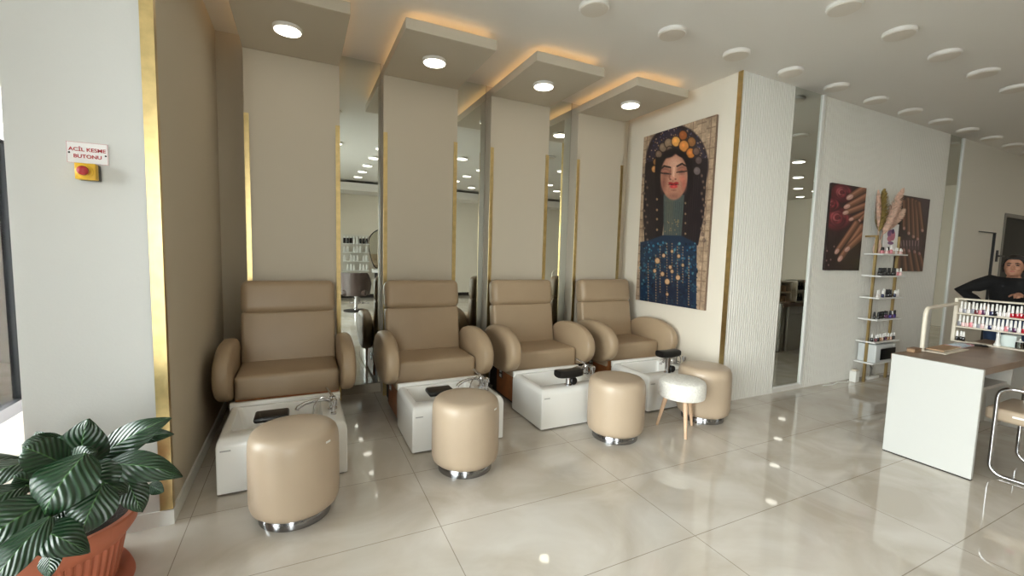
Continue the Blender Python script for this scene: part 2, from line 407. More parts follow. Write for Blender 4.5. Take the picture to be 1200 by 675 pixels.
for y, rn in rows:
    vis = 0
    for k, x in enumerate(XS):
        if y < 2 and (k < 4 or k > 9): continue
        if y > 2 and k < 2: lab = 'unlit round ceiling light seen in the mirror, %s' % ('nearer the left wall' if k == 0 else 'just outside the frame')
        lab = 'unlit round ceiling light, %s from left in the %s' % (ORD[k - 2 if y > 2 else k - 4], rn) if not (y > 2 and k < 2) else 'unlit round ceiling light left of the frame, seen only in a mirror' + (', leftmost' if k == 0 else '')
        if first: off.location = (x, y, HC); off['label'] = lab; first = False
        else: dup(off, (x, y, HC), lab)
on = None
for j, y in enumerate((.86, -.04, -.93, -1.77, -2.62)):
    for k in range(0, 17):
        x = .55 + .7455 * k
        if x > 12.8: continue
        lab = 'lit round ceiling light in the room behind, reflected in the mirrors'
        if on is None: on = lamp('ceiling_light', lab, (x, y, HC), True, 'lit lights on the ceiling behind the camera')
        else: dup(on, (x, y, HC), lab)

# ------------------------------------------------------------------ pedicure chairs
def superell(yc, zc, a, b, n, e=2.4):
    out = []
    for k in range(n):
        t = 2 * PI * k / n; c, s = math.cos(t), math.sin(t)
        out.append((yc + a * abs(c) ** (2 / e) * (1 if c > 0 else -1), zc + b * abs(s) ** (2 / e) * (1 if s > 0 else -1)))
    return out
def make_chair():
    t = thing('pedicure_chair', '', 'armchair', (0, 3.57, 0), 0, 'pedicure chairs in the alcove')
    H = .352
    m = MB(); m.box(-H + .01, H - .01, -.01, .40, .03, .335, 0); m.build('base', WOODB, t, 'reddish brown wooden base')
    m = MB(); m.box(-H + .03, H - .03, -.02, .55, 0, .03, 0); m.box(-H + .03, H - .03, .40, .62, .03, .45, 0); m.build('plinth', DARKB, t)  # low plinth, plus a dark block standing in for shade behind the base
    m = MB(); m.rbox(-H, H, 0, .50, .255, .505, .035, 4); m.build('seat', LEATH, t)
    # backrest, reclined: front from (.42,.48) to (.53,1.15)
    M = Matrix.Translation((0, .43, .47)) @ Matrix.Rotation(-math.atan2(.115, .67), 4, 'X')
    m = MB(); m.rbox(-H, H, 0, .13, 0, .44, .028, 4, M=M); m.build('backrest', LEATH, t)
    m = MB(); m.rbox(-H - .004, H + .004, -.03, .14, .425, .695, .058, 6, M=M); m.build('headrest', LEATH, t)
    for s in (-1, 1):
        x0, x1 = s * (H + .004), s * (H + .108); r = .03; rings = []
        for fx, off_ in ((0, .02), (.12, .004), (.3, 0), (.62, 0), (.8, -.006), (.93, -.022), (1, -.048)):
            x = x0 + (x1 - x0) * fx
            rings.append([(x, y, z) for y, z in superell(.185, .525, .37 + (off_ if fx > .5 else -off_), .212 + (off_ if fx > .5 else -off_), 48, 2.25)])
        m = MB(); m.loft(rings); m.build('armrest', LEATH, t)
    m = MB(); m.rbox(-H + .002, -H + .012, .255, .335, .19, .285, .003, 1)
    o = m.build('socket_plate', STEEL, t, 'silver socket plate')
    m = MB()
    for z in (.215, .26): m.box(-H, -H + .0015, .275, .315, z - .014, z + .014)
    m.build('socket', WHITEP, o)
    return t
ch = make_chair()
CL = ['leftmost beige pedicure armchair, beside the bare wing wall', 'second beige pedicure armchair from the left, between two mirrors', 'third beige pedicure armchair, with grey basin arm showing at its front right', 'rightmost beige pedicure armchair, next to the portrait painting']
CL[2] = 'third beige pedicure armchair from the left, behind a basin with raised black footrest'
for i, x in enumerate((-.09, 1.05, 2.13, 3.225)):
    if i == 0: ch.location = (x, 3.57, 0); ch['label'] = CL[0]
    else: dup(ch, (x, 3.57, 0), CL[i])

# ------------------------------------------------------------------ foot basins
def make_basin(label, x, y, depth, raised, w=.706):
    t = thing('foot_basin', label, 'foot basin', (x, y, 0), 0, 'white foot basins in front of the chairs')
    D = depth
    rg = [rrect(0, w, 0, D, .012, .012), rrect(0, w, 0, D, .285, .012), rrect(.004, w - .004, .008, D - .002, .312, .014), rrect(.014, w - .014, .026, D - .008, .330, .016),
          rrect(.022, w - .022, .04, D - .012, .334, .018), rrect(.055, w - .135, .125, D - .065, .334, .03), rrect(.062, w - .142, .135, D - .072, .326, .035), rrect(.10, w - .165, .165, D - .10, .16, .05), rrect(.11, w - .175, .18, D - .11, .15, .05)]
    m = MB(); m.loft(rg); m.rbox(0, w, D - .035, D, .30, .358, .006, 2); m.build('tub', ACRY, t)
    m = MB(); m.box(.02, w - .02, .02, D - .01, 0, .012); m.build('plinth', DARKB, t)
    m = MB(); m.box(.022, .075, -.0015, .001, .262, .270); m.build('badge', GREYTXT, t, 'small grey maker mark')
    # faucet on the right-hand rim
    f = MB(); fx, fy = w - .07, .30
    f.lathe([(.03, .333), (.03, .342), (.022, .346), (.02, .40), (.023, .405), (.02, .42)], (fx, fy), 20)
    f = f.build('faucet', CHROME, t, 'chrome mixer tap')
    m = MB(); sp = [(fx, fy, .385), (fx - .05, fy - .005, .405), (fx - .11, fy - .02, .412), (fx - .17, fy - .035, .405), (fx - .215, fy - .045, .385), (fx - .222, fy - .047, .37)]
    m.tube(sp, [.013, .013, .012, .012, .0125, .0125], 12); m.build('spout', CHROME, f)
    m = MB(); m.tube([(fx, fy, .415), (fx - .005, fy + .02, .43), (fx - .03, fy + .10, .452), (fx - .035, fy + .115, .452)], [.012, .010, .008, .007], 10); m.build('lever', CHROME, f)
    m = MB()
    hp = [(fx + .01, fy - .02, .36)] + [(fx - .055 + .065 * math.cos(math.radians(a)), fy - .06 - .01 * math.sin(math.radians(a)), .36 + .085 * math.sin(math.radians(a))) for a in range(0, 181, 15)] + [(fx - .125, fy - .06, .335)]
    m.tube(hp, .0055, 8); m.build('hose', STEEL, f)
    m = MB(); m.lathe([(.018, .333), (.018, .345), (.012, .35), (.012, .395), (.02, .40), (.022, .43), (.014, .437)], (fx - .0, fy - .11), 18); m.build('hand_shower', CHROME, f)
    # footrest on the front rim
    px, py = w * .42, .075
    if raised:
        zt = .425 + raised
        r = MB(); r.lathe([(.034, .333), (.034, .34), (.024, .345), (.024, zt - .02)], (px, py), 20)
        r = r.build('footrest', CHROME, t, 'chrome footrest post')
        m = MB(); m.lathe([(.0, -.02), (.03, -.02), (.032, -.012), (.032, .014), (.026, .02), (.001, .02)], n=18)
        o = m.build('knob', BLACKR, r); o.rotation_euler = (PI / 2, 0, 0); o.location = (px + .035, py - .02, .37)
        if raised > .05:
            m = MB()
            for s in (-1, 1):
                m.tube([(px + s * .075, py + .01, .40 + raised * .3), (px + s * .06, py, .43 + raised * .4), (px + s * .03, py, .435 + raised * .4), (px + s * .028, py, .37)], .006, 8)
                m.ellipsoid((px + s * .078, py + .01, .395 + raised * .3), .012, .012, .012, 10, 8)
            m.build('bracket', CHROME, r)
        m = MB(); rings = []
        for k in range(13):
            u = -1 + 2 * k / 12; xx = px + u * .115; dz = .006 * u * u; hw = .055 * (1 - .08 * abs(u) ** 6); th = .034 * (1 - .12 * abs(u) ** 8)
            rings.append([(xx, py + hw * abs(math.cos(2 * PI * q / 24)) ** .6 * (1 if math.cos(2 * PI * q / 24) > 0 else -1), zt + dz + th * abs(math.sin(2 * PI * q / 24)) ** .6 * (1 if math.sin(2 * PI * q / 24) > 0 else -1)) for q in range(24)])
        m.loft(rings); m.build('pad', BLACKR, r, 'black rubber pad')
    else:
        r = MB(); r.box(px - .05, px + .02, .15, .24, .318, .333); r = r.build('footrest', CHROME, t, 'folded footrest hinge')
        m = MB(); m.rbox(px - .125, px + .075, .18, .33, .334, .372, .016, 3); m.build('pad', BLACKR, r, 'black rubber pad')
    return t
make_basin('leftmost white foot basin, behind the nearest beige stool', -.451, 2.86, .60, 0)
make_basin('second white foot basin from the left, behind the second beige stool', .69, 2.95, .55, 0)
make_basin('third white foot basin from the left, with raised black footrest beside the third stool', 1.736, 2.955, .55, .008)
make_basin('rightmost white foot basin, with raised black footrest behind the fluffy white stool', 2.857, 2.945, .55, .09)

# ------------------------------------------------------------------ stools
def make_stool():
    t = thing('pouf_stool', '', 'stool', (0, 0, 0), 0, 'round beige stools in front of the basins')
    R = .223
    pr = [(R * .78, .056), (R * .88, .059), (R * .955, .074), (R * .99, .10), (R, .14), (R, .30), (R * .995, .40), (R * .98, .435), (R * .94, .462), (R * .86, .478), (R * .7, .484), (R * .4, .486), (.002, .486)]
    MB().lathe(pr, n=56).build('cushion', LEATHS, t)
    MB().lathe([(R * .78, 0), (R * .80, .002), (R * .80, .05), (R * .78, .056)], n=48).build('base_ring', DSTEEL, t, 'chrome base ring')
    a = math.radians(-58); m = MB(); rr = R * 1.0
    rings = []
    vs = []
    for da in (-.075, 0, .075):
        for z in (.428, .440): vs.append(((R * .991) * math.cos(a + da), (R * .991) * math.sin(a + da), z))
    m.add(vs, [(0, 2, 3, 1), (2, 4, 5, 3)]); m.build('tag', WHITEP, t, 'small white stitched tag')
    return t
st = make_stool()
SL = ['nearest beige round stool, in front of the leftmost basin', 'second beige round stool from the left, in front of the second basin', 'third beige round stool from the left, left of the fluffy white stool', 'rightmost beige round stool, behind the fluffy white stool']
for i, (x, y, rz) in enumerate(((-.042, 2.535, .25), (.979, 2.66, .12), (2.246, 2.662, 2.2), (3.246, 2.671, .35))):
    if i == 0: st.location = (x, y, 0); st.rotation_euler = (0, 0, rz); st['label'] = SL[0]
    else: dup(st, (x, y, 0), SL[i], rz)
t = thing('fluffy_stool', 'small white boucle stool on pale wooden legs', 'stool', (2.84, 2.55, 0))
R = .185
MB().lathe([(R * .9, .285), (R * .98, .293), (R, .31), (R * 1.01, .36), (R, .40), (R * .96, .422), (R * .85, .434), (R * .5, .441), (.002, .442)], n=48).build('seat', BOUCLE, t)
for fx, fy in ((2.73, 2.385), (2.735, 2.70), (3.01, 2.575)):
    dx, dy = fx - 2.84, fy - 2.55
    MB().tube([(dx, dy, 0), (dx * .9, dy * .9, .08), (dx * .62, dy * .62, .295)], [.0105, .013, .021], 14).build('leg', LIGHTW, t)

# ------------------------------------------------------------------ emergency stop button and sign
t = thing('warning_sign', 'white plate with red lettering above the emergency button', 'sign', (-.868, 2.6755, 1.842))
MB().rbox(-.073, .073, -.006, 0, -.048, .048, .002, 1).build('plate', SIGNW, t)
def text(body, size, loc, mat_, parent, rot=(PI / 2, 0, 0), name='lettering', extr=.0008, bold=0):
    cu = bpy.data.curves.new(name, 'FONT'); cu.body = body; cu.size = size; cu.align_x = 'CENTER'; cu.align_y = 'CENTER'; cu.extrude = extr; cu.offset = bold
    o = bpy.data.objects.new(name, cu); COL.objects.link(o)
    bpy.context.view_layer.update()
    me = bpy.data.meshes.new_from_object(o.evaluated_get(bpy.context.evaluated_depsgraph_get()))
    bpy.data.objects.remove(o); me.materials.clear(); me.materials.append(mat_)
    o = bpy.data.objects.new(name, me); COL.objects.link(o); o.location = loc; o.rotation_euler = rot; o.parent = parent
    return o
text('ACİL KESME', .0225, (0, -.0068, .014), REDT, t, bold=.0003).scale = (1.05, 1, 1)
text('BUTONU', .0225, (0, -.0068, -.016), REDT, t, bold=.0003).scale = (1.05, 1, 1)
m = MB(); m.box(-.071, .071, -.0066, -.006, .0455, .0465); m.box(-.071, .071, -.0066, -.006, -.0465, -.0455); m.box(-.071, -.07, -.0066, -.006, -.0465, .0465); m.box(.07, .071, -.0066, -.006, -.0465, .0465); m.build('border', REDT, t)
for s in (-1, 1):
    m = MB(); m.ellipsoid((s * .063, -.007, -.004 - .002 * s), .004, .003, .004, 10, 6); m.build('screw', BLACKM, t)
t = thing('emergency_button', 'yellow box with red mushroom button under the white sign', 'emergency stop button', (-.862, 2.6755, 1.754))
m = MB(); m.rbox(-.036, .036, -.028, 0, -.036, .036, .003, 2); m.build('back_box', BLACKM, t, 'black rear half')
m = MB(); m.rbox(-.036, .036, -.062, -.026, -.036, .036, .004, 2); m.build('housing', YELLOW, t)
m = MB(); m.lathe([(.03, 0), (.031, .004), (.028, .006), (.016, .007), (.014, .012)], n=28); o = m.build('collar', YELLOW, t); o.rotation_euler = (PI / 2, 0, 0); o.location = (0, -.062, 0)
m = MB(); m.lathe([(.014, .01), (.0195, .016), (.021, .022), (.019, .030), (.011, .034), (.001, .035)], n=28); o = m.build('button', REDP, t, 'red mushroom head'); o.rotation_euler = (PI / 2, 0, 0); o.location = (0, -.062, 0)

# ------------------------------------------------------------------ potted plant
t = thing('potted_plant', 'leafy dark green plant in a ribbed terracotta pot by the white pillar', 'plant', (-.95, 2.28, 0))
def sq(r, z, n=240, amp=0.0, nrib=60, e=2.6, rot=.5):
    out = []
    for k in range(n):
        a = 2 * PI * k / n; c, s = math.cos(a - rot), math.sin(a - rot)
        q = (abs(c) ** e + abs(s) ** e) ** (-1 / e) * r * .95 + (amp if k % 4 < 2 else 0)
        out.append((q * math.cos(a), q * math.sin(a), z))
    return out
m = MB()
m.loft([sq(.222, .025), sq(.228, .03), sq(.236, .07), sq(.237, .072, amp=-.008), sq(.268, .225, amp=-.008), sq(.27, .23), sq(.292, .262), sq(.306, .285), sq(.309, .325), sq(.304, .332), sq(.287, .332), sq(.28, .29)], smooth=True, cap1=False)
m.build('pot', TERRA, t)
m = MB(); m.loft([sq(.255, 0), sq(.285, .03), sq(.29, .034), sq(.28, .034), sq(.25, .012)]); m.build('saucer', TERRA, t)
m = MB(); m.loft([sq(.281, .27), sq(.281, .292), sq(.15, .30), sq(.01, .302)]); m.build('soil', SOIL, t)
def leaf(base, tip, width, root, lift=.05, face=(-.15, -1, .55), droop=.5):
    b = Vector(base); p = Vector(tip); ax = (p - b); Ln = ax.length; fc = Vector(face).normalized()
    N = 14; Mx = 8; v = []; f = []; uv = []
    mid = (b + p) / 2
    for i in range(N + 1):
        u = i / N
        bow = math.sin(PI * min(1, u * .98)) * lift - droop * max(0, u - .6) ** 2 * Ln
        c = b + ax * u + fc * bow
        tdir = ax.normalized()
        side = tdir.cross(fc).normalized()
        wv = width * .5 * (math.sin(PI * min(1, (u * .97 + .015)) ** .82)) ** .85 * (1 if u < .97 else .4)
        for j in range(Mx + 1):
            s = -1 + 2 * j / Mx
            q = c + side * wv * s + fc * (-.10 * width * (abs(s) ** 1.4) + .035 * width * math.sin(u * 13 + s * 2.2) * abs(s) ** 1.5)
            v.append(tuple(q)); uv.append((u, s))
    for i in range(N):
        for j in range(Mx):
            a = i * (Mx + 1) + j; f.append((a, a + 1, a + Mx + 2, a + Mx + 1))
    mb = MB(); mb.add(v, f, 0, True)
    nb = len(v)
    r = Vector(root); k1 = r.lerp(b, .5) + Vector((0, 0, .04))
    mb.tube([r, r.lerp(k1, .6), k1, k1.lerp(b, .6), b, b + ax * .1 - fc * .004], [.006, .0055, .005, .0045, .004, .002], 7, 1)
    me = bpy.data.meshes.new('leaf'); me.from_pydata(mb.v, [], mb.f); me.update(); me.materials.append(LEAF); me.materials.append(STEM)
    me.polygons.foreach_set('material_index', mb.mi); me.polygons.foreach_set('use_smooth', mb.sm)
    ul = me.uv_layers.new(name='UV'); 
    for lp in me.loops:
        i = lp.vertex_index; ul.data[lp.index].uv = uv[i] if i < nb else (0, 0)
    o = bpy.data.objects.new('leaf', me); COL.objects.link(o); o.parent = t
    o.matrix_parent_inverse = Matrix.Identity(4)
    o.location = (-t.location.x, -t.location.y, 0)
    return o
LEAVES = [  # base, tip, width, lift, facing
 ((-.788, 2.21, .541), (-.745, 2.15, .765), .165, .02, (.05, -1, .15)),
 ((-.746, 2.22, .573), (-.500, 2.16, .735), .125, .03, (-.35, -1, .45)),
 ((-.690, 2.10, .600), (-.425, 2.0, .555), .120, .05, (0, -.8, .75)),
 ((-.640, 2.16, .515), (-.575, 2.1, .375), .100, .01, (.3, -1, .1)),
 ((-.590, 2.24, .425), (-.530, 2.2, .400), .055, .0, (.2, -1, .2)),
 ((-.738, 2.06, .615), (-.588, 1.98, .528), .135, .02, (.1, -1, .5)),
 ((-.700, 2.00, .690), (-.778, 1.88, .535), .190, .025, (-.1, -1, .55)),
 ((-.770, 2.06, .630), (-.866, 2.0, .750), .125, .03, (-.1, -.8, .75)),
 ((-.640, 1.95, .590), (-.680, 1.87, .455), .140, .02, (.1, -1, .35)),
 ((-.800, 1.90, .500), (-.645, 1.82, .425), .115, .03, (.05, -.8, .8)),
 ((-.755, 1.87, .430), (-.735, 1.80, .372), .062, .0, (0, -1, .2)),
 ((-.735, 1.83, .560), (-.835, 1.72, .415), .100, .03, (-.2, -1, .3)),
 ((-.770, 1.93, .575), (-.900, 1.84, .505), .150, .03, (-.1, -1, .45)),
 ((-.859, 2.01, .600), (-.955, 1.94, .555), .100, .03, (-.1, -.8, .75)),
 ((-.920, 2.21, .610), (-1.06, 2.14, .540), .110, .04, (-.1, -.6, .9)),
 ((-.870, 2.30, .650), (-.970, 2.24, .665), .070, .02, (-.1, -1, .3)),
 ((-.640, 2.26, .630), (-.490, 2.2, .650), .060, .01, (0, -.8, .5)),
 ((-.745, 2.06, .560), (-.768, 2.0, .450), .090, .01, (.1, -1, .3)),
 ((-.880, 2.26, .600), (-.835, 2.22, .690), .080, .01, (.1, -1, .2)),
 ((-.745, 2.01, .530), (-.790, 1.95, .450), .090, .01, (-.2, -1, .4)),
 ((-.840, 2.10, .560), (-.900, 2.02, .640), .100, .02, (-.2, -1, .5)),
 ((-.800, 2.15, .590), (-.700, 2.10, .660), .100, .02, (.2, -1, .5)),
 ((-1.00, 2.30, .60), (-1.16, 2.16, .62), .120, .04, (-.2, -.6, .9)),
 ((-1.02, 2.15, .56), (-1.20, 2.00, .50), .130, .04, (-.2, -.6, .9)),
 ((-.95, 2.36, .56), (-1.0, 2.42, .655), .100, .02, (-.1, -.9, .4)),
 ((-.95, 2.05, .52), (-1.02, 1.86, .46), .120, .03, (-.2, -.7, .7)),
]
for i, (b, tp, w, lf, fc) in enumerate(LEAVES):
    a = random.uniform(0, 2 * PI); q = random.uniform(.02, .14)
    leaf(b, tp, w, (-.93 + q * math.cos(a), 2.26 + q * math.sin(a), .295), lf, fc)

# ------------------------------------------------------------------ pictures (flat printed art painted by a small procedural painter)
def homog(src, dst):
    A = []
    for (x, y), (u, v) in zip(src, dst):
        A.append([x, y, 1, 0, 0, 0, -u * x, -u * y, -u]); A.append([0, 0, 0, x, y, 1, -v * x, -v * y, -v])
    return np.linalg.svd(np.array(A, float))[2][-1].reshape(3, 3)
class Paint:
    def __init__(s, nu, nv, corners):          # corners TL TR BR BL in sketch units
        H = homog([(0, 0), (1, 0), (1, 1), (0, 1)], corners)
        u, v = np.meshgrid(np.linspace(0, 1, nu), np.linspace(0, 1, nv)); q = np.stack([u, v, np.ones_like(u)], -1) @ H.T
        s.x = q[..., 0] / q[..., 2]; s.y = q[..., 1] / q[..., 2]; s.u, s.v = u, v; s.c = np.zeros(u.shape + (3,)); s.nu, s.nv = nu, nv
    def over(s, mask, rgb):
        mask = np.clip(mask, 0, 1)[..., None]; s.c = s.c * (1 - mask) + np.array(rgb, float) * mask
    def ell(s, cx, cy, rx, ry, rgb, ang=0, soft=.12, a=1.0):
        t = math.radians(ang); dx, dy = s.x - cx, s.y - cy; X = dx * math.cos(t) + dy * math.sin(t); Y = -dx * math.sin(t) + dy * math.cos(t)
        d = np.sqrt((X / rx) ** 2 + (Y / ry) ** 2); s.over((1 - d) / soft * a if soft else (d < 1) * a, rgb) if a == 1 else s.over(np.clip((1 - d) / soft, 0, 1) * a, rgb)
    def cap(s, p, q, w0, w1, rgb, a=1.0, soft=.25):
        p = np.array(p, float); q = np.array(q, float); d = q - p; L2 = d @ d
        tt = np.clip(((s.x - p[0]) * d[0] + (s.y - p[1]) * d[1]) / L2, 0, 1)
        dist = np.hypot(s.x - p[0] - tt * d[0], s.y - p[1] - tt * d[1]); w = w0 + (w1 - w0) * tt
        s.over(np.clip((1 - dist / w) / soft, 0, 1) * a, rgb); return tt, dist / w
    def poly(s, pts, rgb, a=1.0, soft=2.0):
        ins = np.zeros(s.x.shape, bool); dm = np.full(s.x.shape, 1e9); n = len(pts)
        for i in range(n):
            (x0, y0), (x1, y1) = pts[i], pts[(i + 1) % n]
            c = ((y0 > s.y) != (y1 > s.y)) & (s.x < (x1 - x0) * (s.y - y0) / ((y1 - y0) or 1e-9) + x0); ins ^= c
            d2 = (x1 - x0) ** 2 + (y1 - y0) ** 2; tt = np.clip(((s.x - x0) * (x1 - x0) + (s.y - y0) * (y1 - y0)) / d2, 0, 1)
            dm = np.minimum(dm, np.hypot(s.x - x0 - tt * (x1 - x0), s.y - y0 - tt * (y1 - y0)))
        s.over(np.where(ins, np.clip(.5 + dm / soft, 0, 1), np.clip(.5 - dm / soft, 0, 1)) * a, rgb)
    def noise(s, amt, n=40):
        g = rng.random((n + 2, n + 2)); U = s.u * n; V = s.v * n * 1.5 % n; i = U.astype(int); j = V.astype(int); a = U - i; b = V - j
        k = g[j, i] * (1 - a) * (1 - b) + g[j, i + 1] * a * (1 - b) + g[j + 1, i] * (1 - a) * b + g[j + 1, i + 1] * a * b
        s.c = s.c * (1 + amt * (k - .5))[..., None]
        return k
    def mesh(s, name, P, mat_, parent):         # P(u,v) -> local point
        vs = [P(float(s.u[j, i]), float(s.v[j, i])) for j in range(s.nv) for i in range(s.nu)]
        fs = [(j * s.nu + i, j * s.nu + i + 1, (j + 1) * s.nu + i + 1, (j + 1) * s.nu + i) for j in range(s.nv - 1) for i in range(s.nu - 1)]
        me = bpy.data.meshes.new(name); me.from_pydata(vs, [], fs); me.update(); me.materials.append(mat_)
        c = np.clip(s.c, 0, 255) / 255; c = np.where(c <= .04045, c / 12.92, ((c + .055) / 1.055) ** 2.4).reshape(-1, 3)
        at = me.color_attributes.new('Col', 'FLOAT_COLOR', 'POINT'); at.data.foreach_set('color', np.concatenate([c, np.ones((len(c), 1))], 1).astype(np.float32).ravel())
        o = bpy.data.objects.new(name, me); COL.objects.link(o); o.parent = parent; return o
PRINT = color_attr_mat('printed canvas', .45)
EDGE = mat('canvas edge', (122, 100, 84), .7)

# portrait of a woman with a jewelled headdress, in an ornamental mosaic style
p = Paint(150, 300, [(48, 87), (283, 10), (248, 650), (17, 622)])
p.c[:] = (168, 144, 120); k = p.noise(.3, 26); p.noise(.2, 90)
gl = np.minimum(np.abs((p.u * 9) % 1 - .5), np.abs((p.v * 19 + .3 * np.floor(p.u * 9)) % 1 - .5)); p.over((gl < .05) * .5, (100, 78, 62))
p.ell(156, 168, 104, 126, (38, 28, 34), -6, .05); p.ell(158, 170, 97, 118, (44, 36, 52), -6, .06)
for q in range(170):
    a = rng.uniform(0, 2 * PI); rr = rng.uniform(.66, .98); x = 157 + 100 * rr * math.cos(a); y = 165 + 120 * rr * math.sin(a)
    if y < 215: p.ell(x, y, 2.6, 2.8, [(110, 100, 110), (150, 120, 84), (70, 74, 110), (176, 150, 120)][q % 4], 0, .5)
p.poly([(52, 170), (110, 150), (120, 300), (104, 432), (48, 432), (44, 330)], (24, 17, 22)); p.poly([(192, 150), (256, 150), (246, 330), (226, 432), (160, 432), (172, 300)], (26, 18, 24))
for q in range(16):
    x = 52 + 4.0 * q if q < 9 else 176 + 7 * (q - 9); p.cap((x + 8, 190), (x - 3, 430), 1.1, .8, (62, 46, 48), .5, .5)
for q in range(12):
    x = 38 + (q % 3) * 5; y = 210 + q * 19; p.ell(x + 10, y, 7, 8, (58, 46, 44), 0, .5, .7); p.ell(x + 10, y, 4, 5, (140, 116, 96), 0, .5, .7)
    p.ell(236 + (q % 3) * 5, y - 5, 7, 9, (54, 42, 44), 0, .5, .7); p.ell(237 + (q % 3) * 4, y - 5, 4, 6, (146, 120, 98), 0, .5, .7)
for x, y, r, c in ((88, 165, 11, (150, 108, 66)), (82, 188, 10, (188, 134, 78)), (96, 140, 11, (122, 100, 84)), (110, 118, 13, (128, 110, 92)), (128, 104, 14, (136, 116, 96)), (132, 126, 11, (118, 98, 84)),
                   (175, 78, 14, (150, 84, 40)), (203, 98, 14, (142, 96, 52)), (152, 98, 15, (222, 160, 84)), (178, 112, 17, (206, 134, 66)), (200, 134, 15, (196, 120, 54)), (218, 128, 11, (104, 82, 72)), (226, 156, 11, (92, 78, 76)), (221, 190, 12, (110, 98, 98))):
    p.ell(x, y, r + 2.5, (r + 2.5) * 1.15, (34, 20, 14), 0, .2); p.ell(x, y, r, r * 1.15, c, 0, .2); p.ell(x - 2, y - 3, r * .55, r * .6, [min(255, z * 1.14) for z in c], 0, .8)
p.ell(146, 180, 52, 64, (26, 16, 18), 0, .1)
# neck
p.poly([(112, 268), (180, 268), (170, 420), (112, 420)], (74, 84, 82)); p.poly([(118, 285), (146, 285), (140, 410), (120, 410)], (92, 92, 80), .7, 8)
for q in range(9): p.cap((116 + q * 7, 292), (116 + q * 6, 410), 1.3, 1.0, (48, 60, 62), .8, .6)
for q in range(24): p.ell(rng.uniform(116, 166), rng.uniform(350, 425), 2.2, 2.5, (150, 126, 90), 0, .5)
# face
p.ell(146, 211, 46, 77, (176, 124, 102), 2, .08); p.ell(150, 172, 36, 34, (214, 172, 150), 0, .9); p.ell(148, 205, 34, 62, (198, 146, 122), 2, .9, .8)
p.ell(112, 232, 14, 44, (128, 78, 66), 8, .9, .9); p.ell(178, 232, 13, 38, (176, 96, 82), -8, .9, .8); p.ell(172, 216, 14, 12, (214, 128, 108), 0, .9, .8); p.ell(146, 274, 28, 14, (140, 92, 78), 0, .9, .9)
for cx, cy, an in ((119, 197, 5), (171, 190, -9)):
    p.ell(cx, cy - 3, 20, 16, (92, 50, 46), an, .9, 1.0); p.ell(cx, cy - 2, 15, 8.5, (170, 112, 92), an, .5); p.ell(cx, cy + 1, 13, 4, (120, 66, 58), an, .8, .8)
    p.cap((cx - 16, cy + 4 - an * .25), (cx + 16, cy + 4 + an * .25), 2.6, 2.6, (20, 12, 14), 1, .4); p.ell(cx, cy + 11, 16, 5, (136, 84, 72), an, .9, .6)
p.cap((100, 190), (114, 177), 2.2, 3.6, (36, 22, 22)); p.cap((114, 177), (134, 181), 3.6, 3.2, (36, 22, 22)); p.cap((156, 177), (172, 168), 3.2, 3.6, (36, 22, 22)); p.cap((172, 168), (190, 178), 3.6, 2.2, (36, 22, 22))
p.cap((135, 186), (131, 214), 3.5, 5, (124, 74, 62), .8, .9); p.cap((146, 182), (144, 212), 4.5, 6.5, (226, 182, 158), .9, .8)
p.ell(142, 214, 9, 6.5, (206, 146, 126), 0, .8); p.ell(134, 219, 4, 2.6, (84, 42, 38), 0, .5); p.ell(151, 218, 4, 2.6, (84, 42, 38), 0, .5); p.ell(142, 224, 5, 4, (150, 92, 78), 0, .9, .7)
p.ell(137, 233, 11, 5.5, (150, 26, 36), 12, .3); p.ell(152, 232, 11, 5.5, (164, 32, 40), -14, .3); p.ell(145, 242, 15, 7.5, (196, 58, 60), -3, .35); p.ell(146, 243, 7, 3, (232, 120, 114), -3, .9, .8); p.cap((127, 237), (163, 235), 1.4, 1.4, (70, 10, 18)); p.ell(145, 254, 12, 4, (124, 74, 62), 0, .9, .8)
p.poly([(86, 150), (112, 148), (99, 190), (98, 235), (108, 300), (90, 300), (82, 220)], (20, 12, 16), 1, 5); p.poly([(180, 148), (206, 150), (208, 240), (188, 300), (180, 290), (193, 235), (194, 190)], (20, 12, 16), 1, 5)
p.ell(130, 140, 26, 12, (20, 12, 16), -20, .4); p.ell(172, 140, 24, 10, (20, 12, 16), 18, .4)
for y in (285, 320, 350, 385): p.ell(90, y, 4, 5, (160, 130, 96), 0, .4); p.ell(184, y + 10, 3.4, 4.5, (150, 124, 96), 0, .4)
# dress
p.poly([(34, 428), (60, 422), (110, 402), (172, 402), (222, 426), (222, 700), (30, 700)], (16, 40, 66))
for q in range(520):
    x = rng.uniform(32, 224); y = rng.uniform(425, 655); r = rng.uniform(2, 5); dk = (y - 425) / 230
    c = [(30, 92, 128), (14, 32, 58), (46, 118, 148), (16, 24, 42), (60, 96, 112), (20, 56, 88), (96, 150, 164), (12, 20, 38)][q % 8]; p.ell(x, y, r, r * 1.2, [z * (1 - .45 * dk) for z in c], 0, .4)
p.poly([(74, 560), (204, 560), (196, 700), (60, 700)], (16, 26, 48), .6, 40)
for x, y0, y1 in ((86, 470, 640), (100, 440, 600), (123, 430, 640), (140, 430, 560), (158, 440, 630), (176, 440, 560), (60, 500, 640), (196, 470, 640)):
    for z in range(int(y0), int(y1), 9): p.ell(x, z, 1.9, 3.4, (176, 140, 100), 0, .5)
for x, y, r in ((91, 488, 9), (108, 532, 7), (124, 557, 9), (160, 542, 8), (140, 522, 6), (82, 522, 6), (134, 508, 6), (162, 470, 6), (112, 470, 6), (176, 500, 5), (124, 600, 5), (140, 455, 5)):
    p.ell(x, y, r + 2, r * 1.2 + 2, (52, 34, 26), 0, .2); p.ell(x, y, r, r * 1.2, (198, 160, 122), 0, .3)
p.noise(.10, 110)
t = thing('portrait_painting', 'large framed portrait of a woman with jewelled headdress and blue dress', 'painting', (XA, 3.63, 1.877))
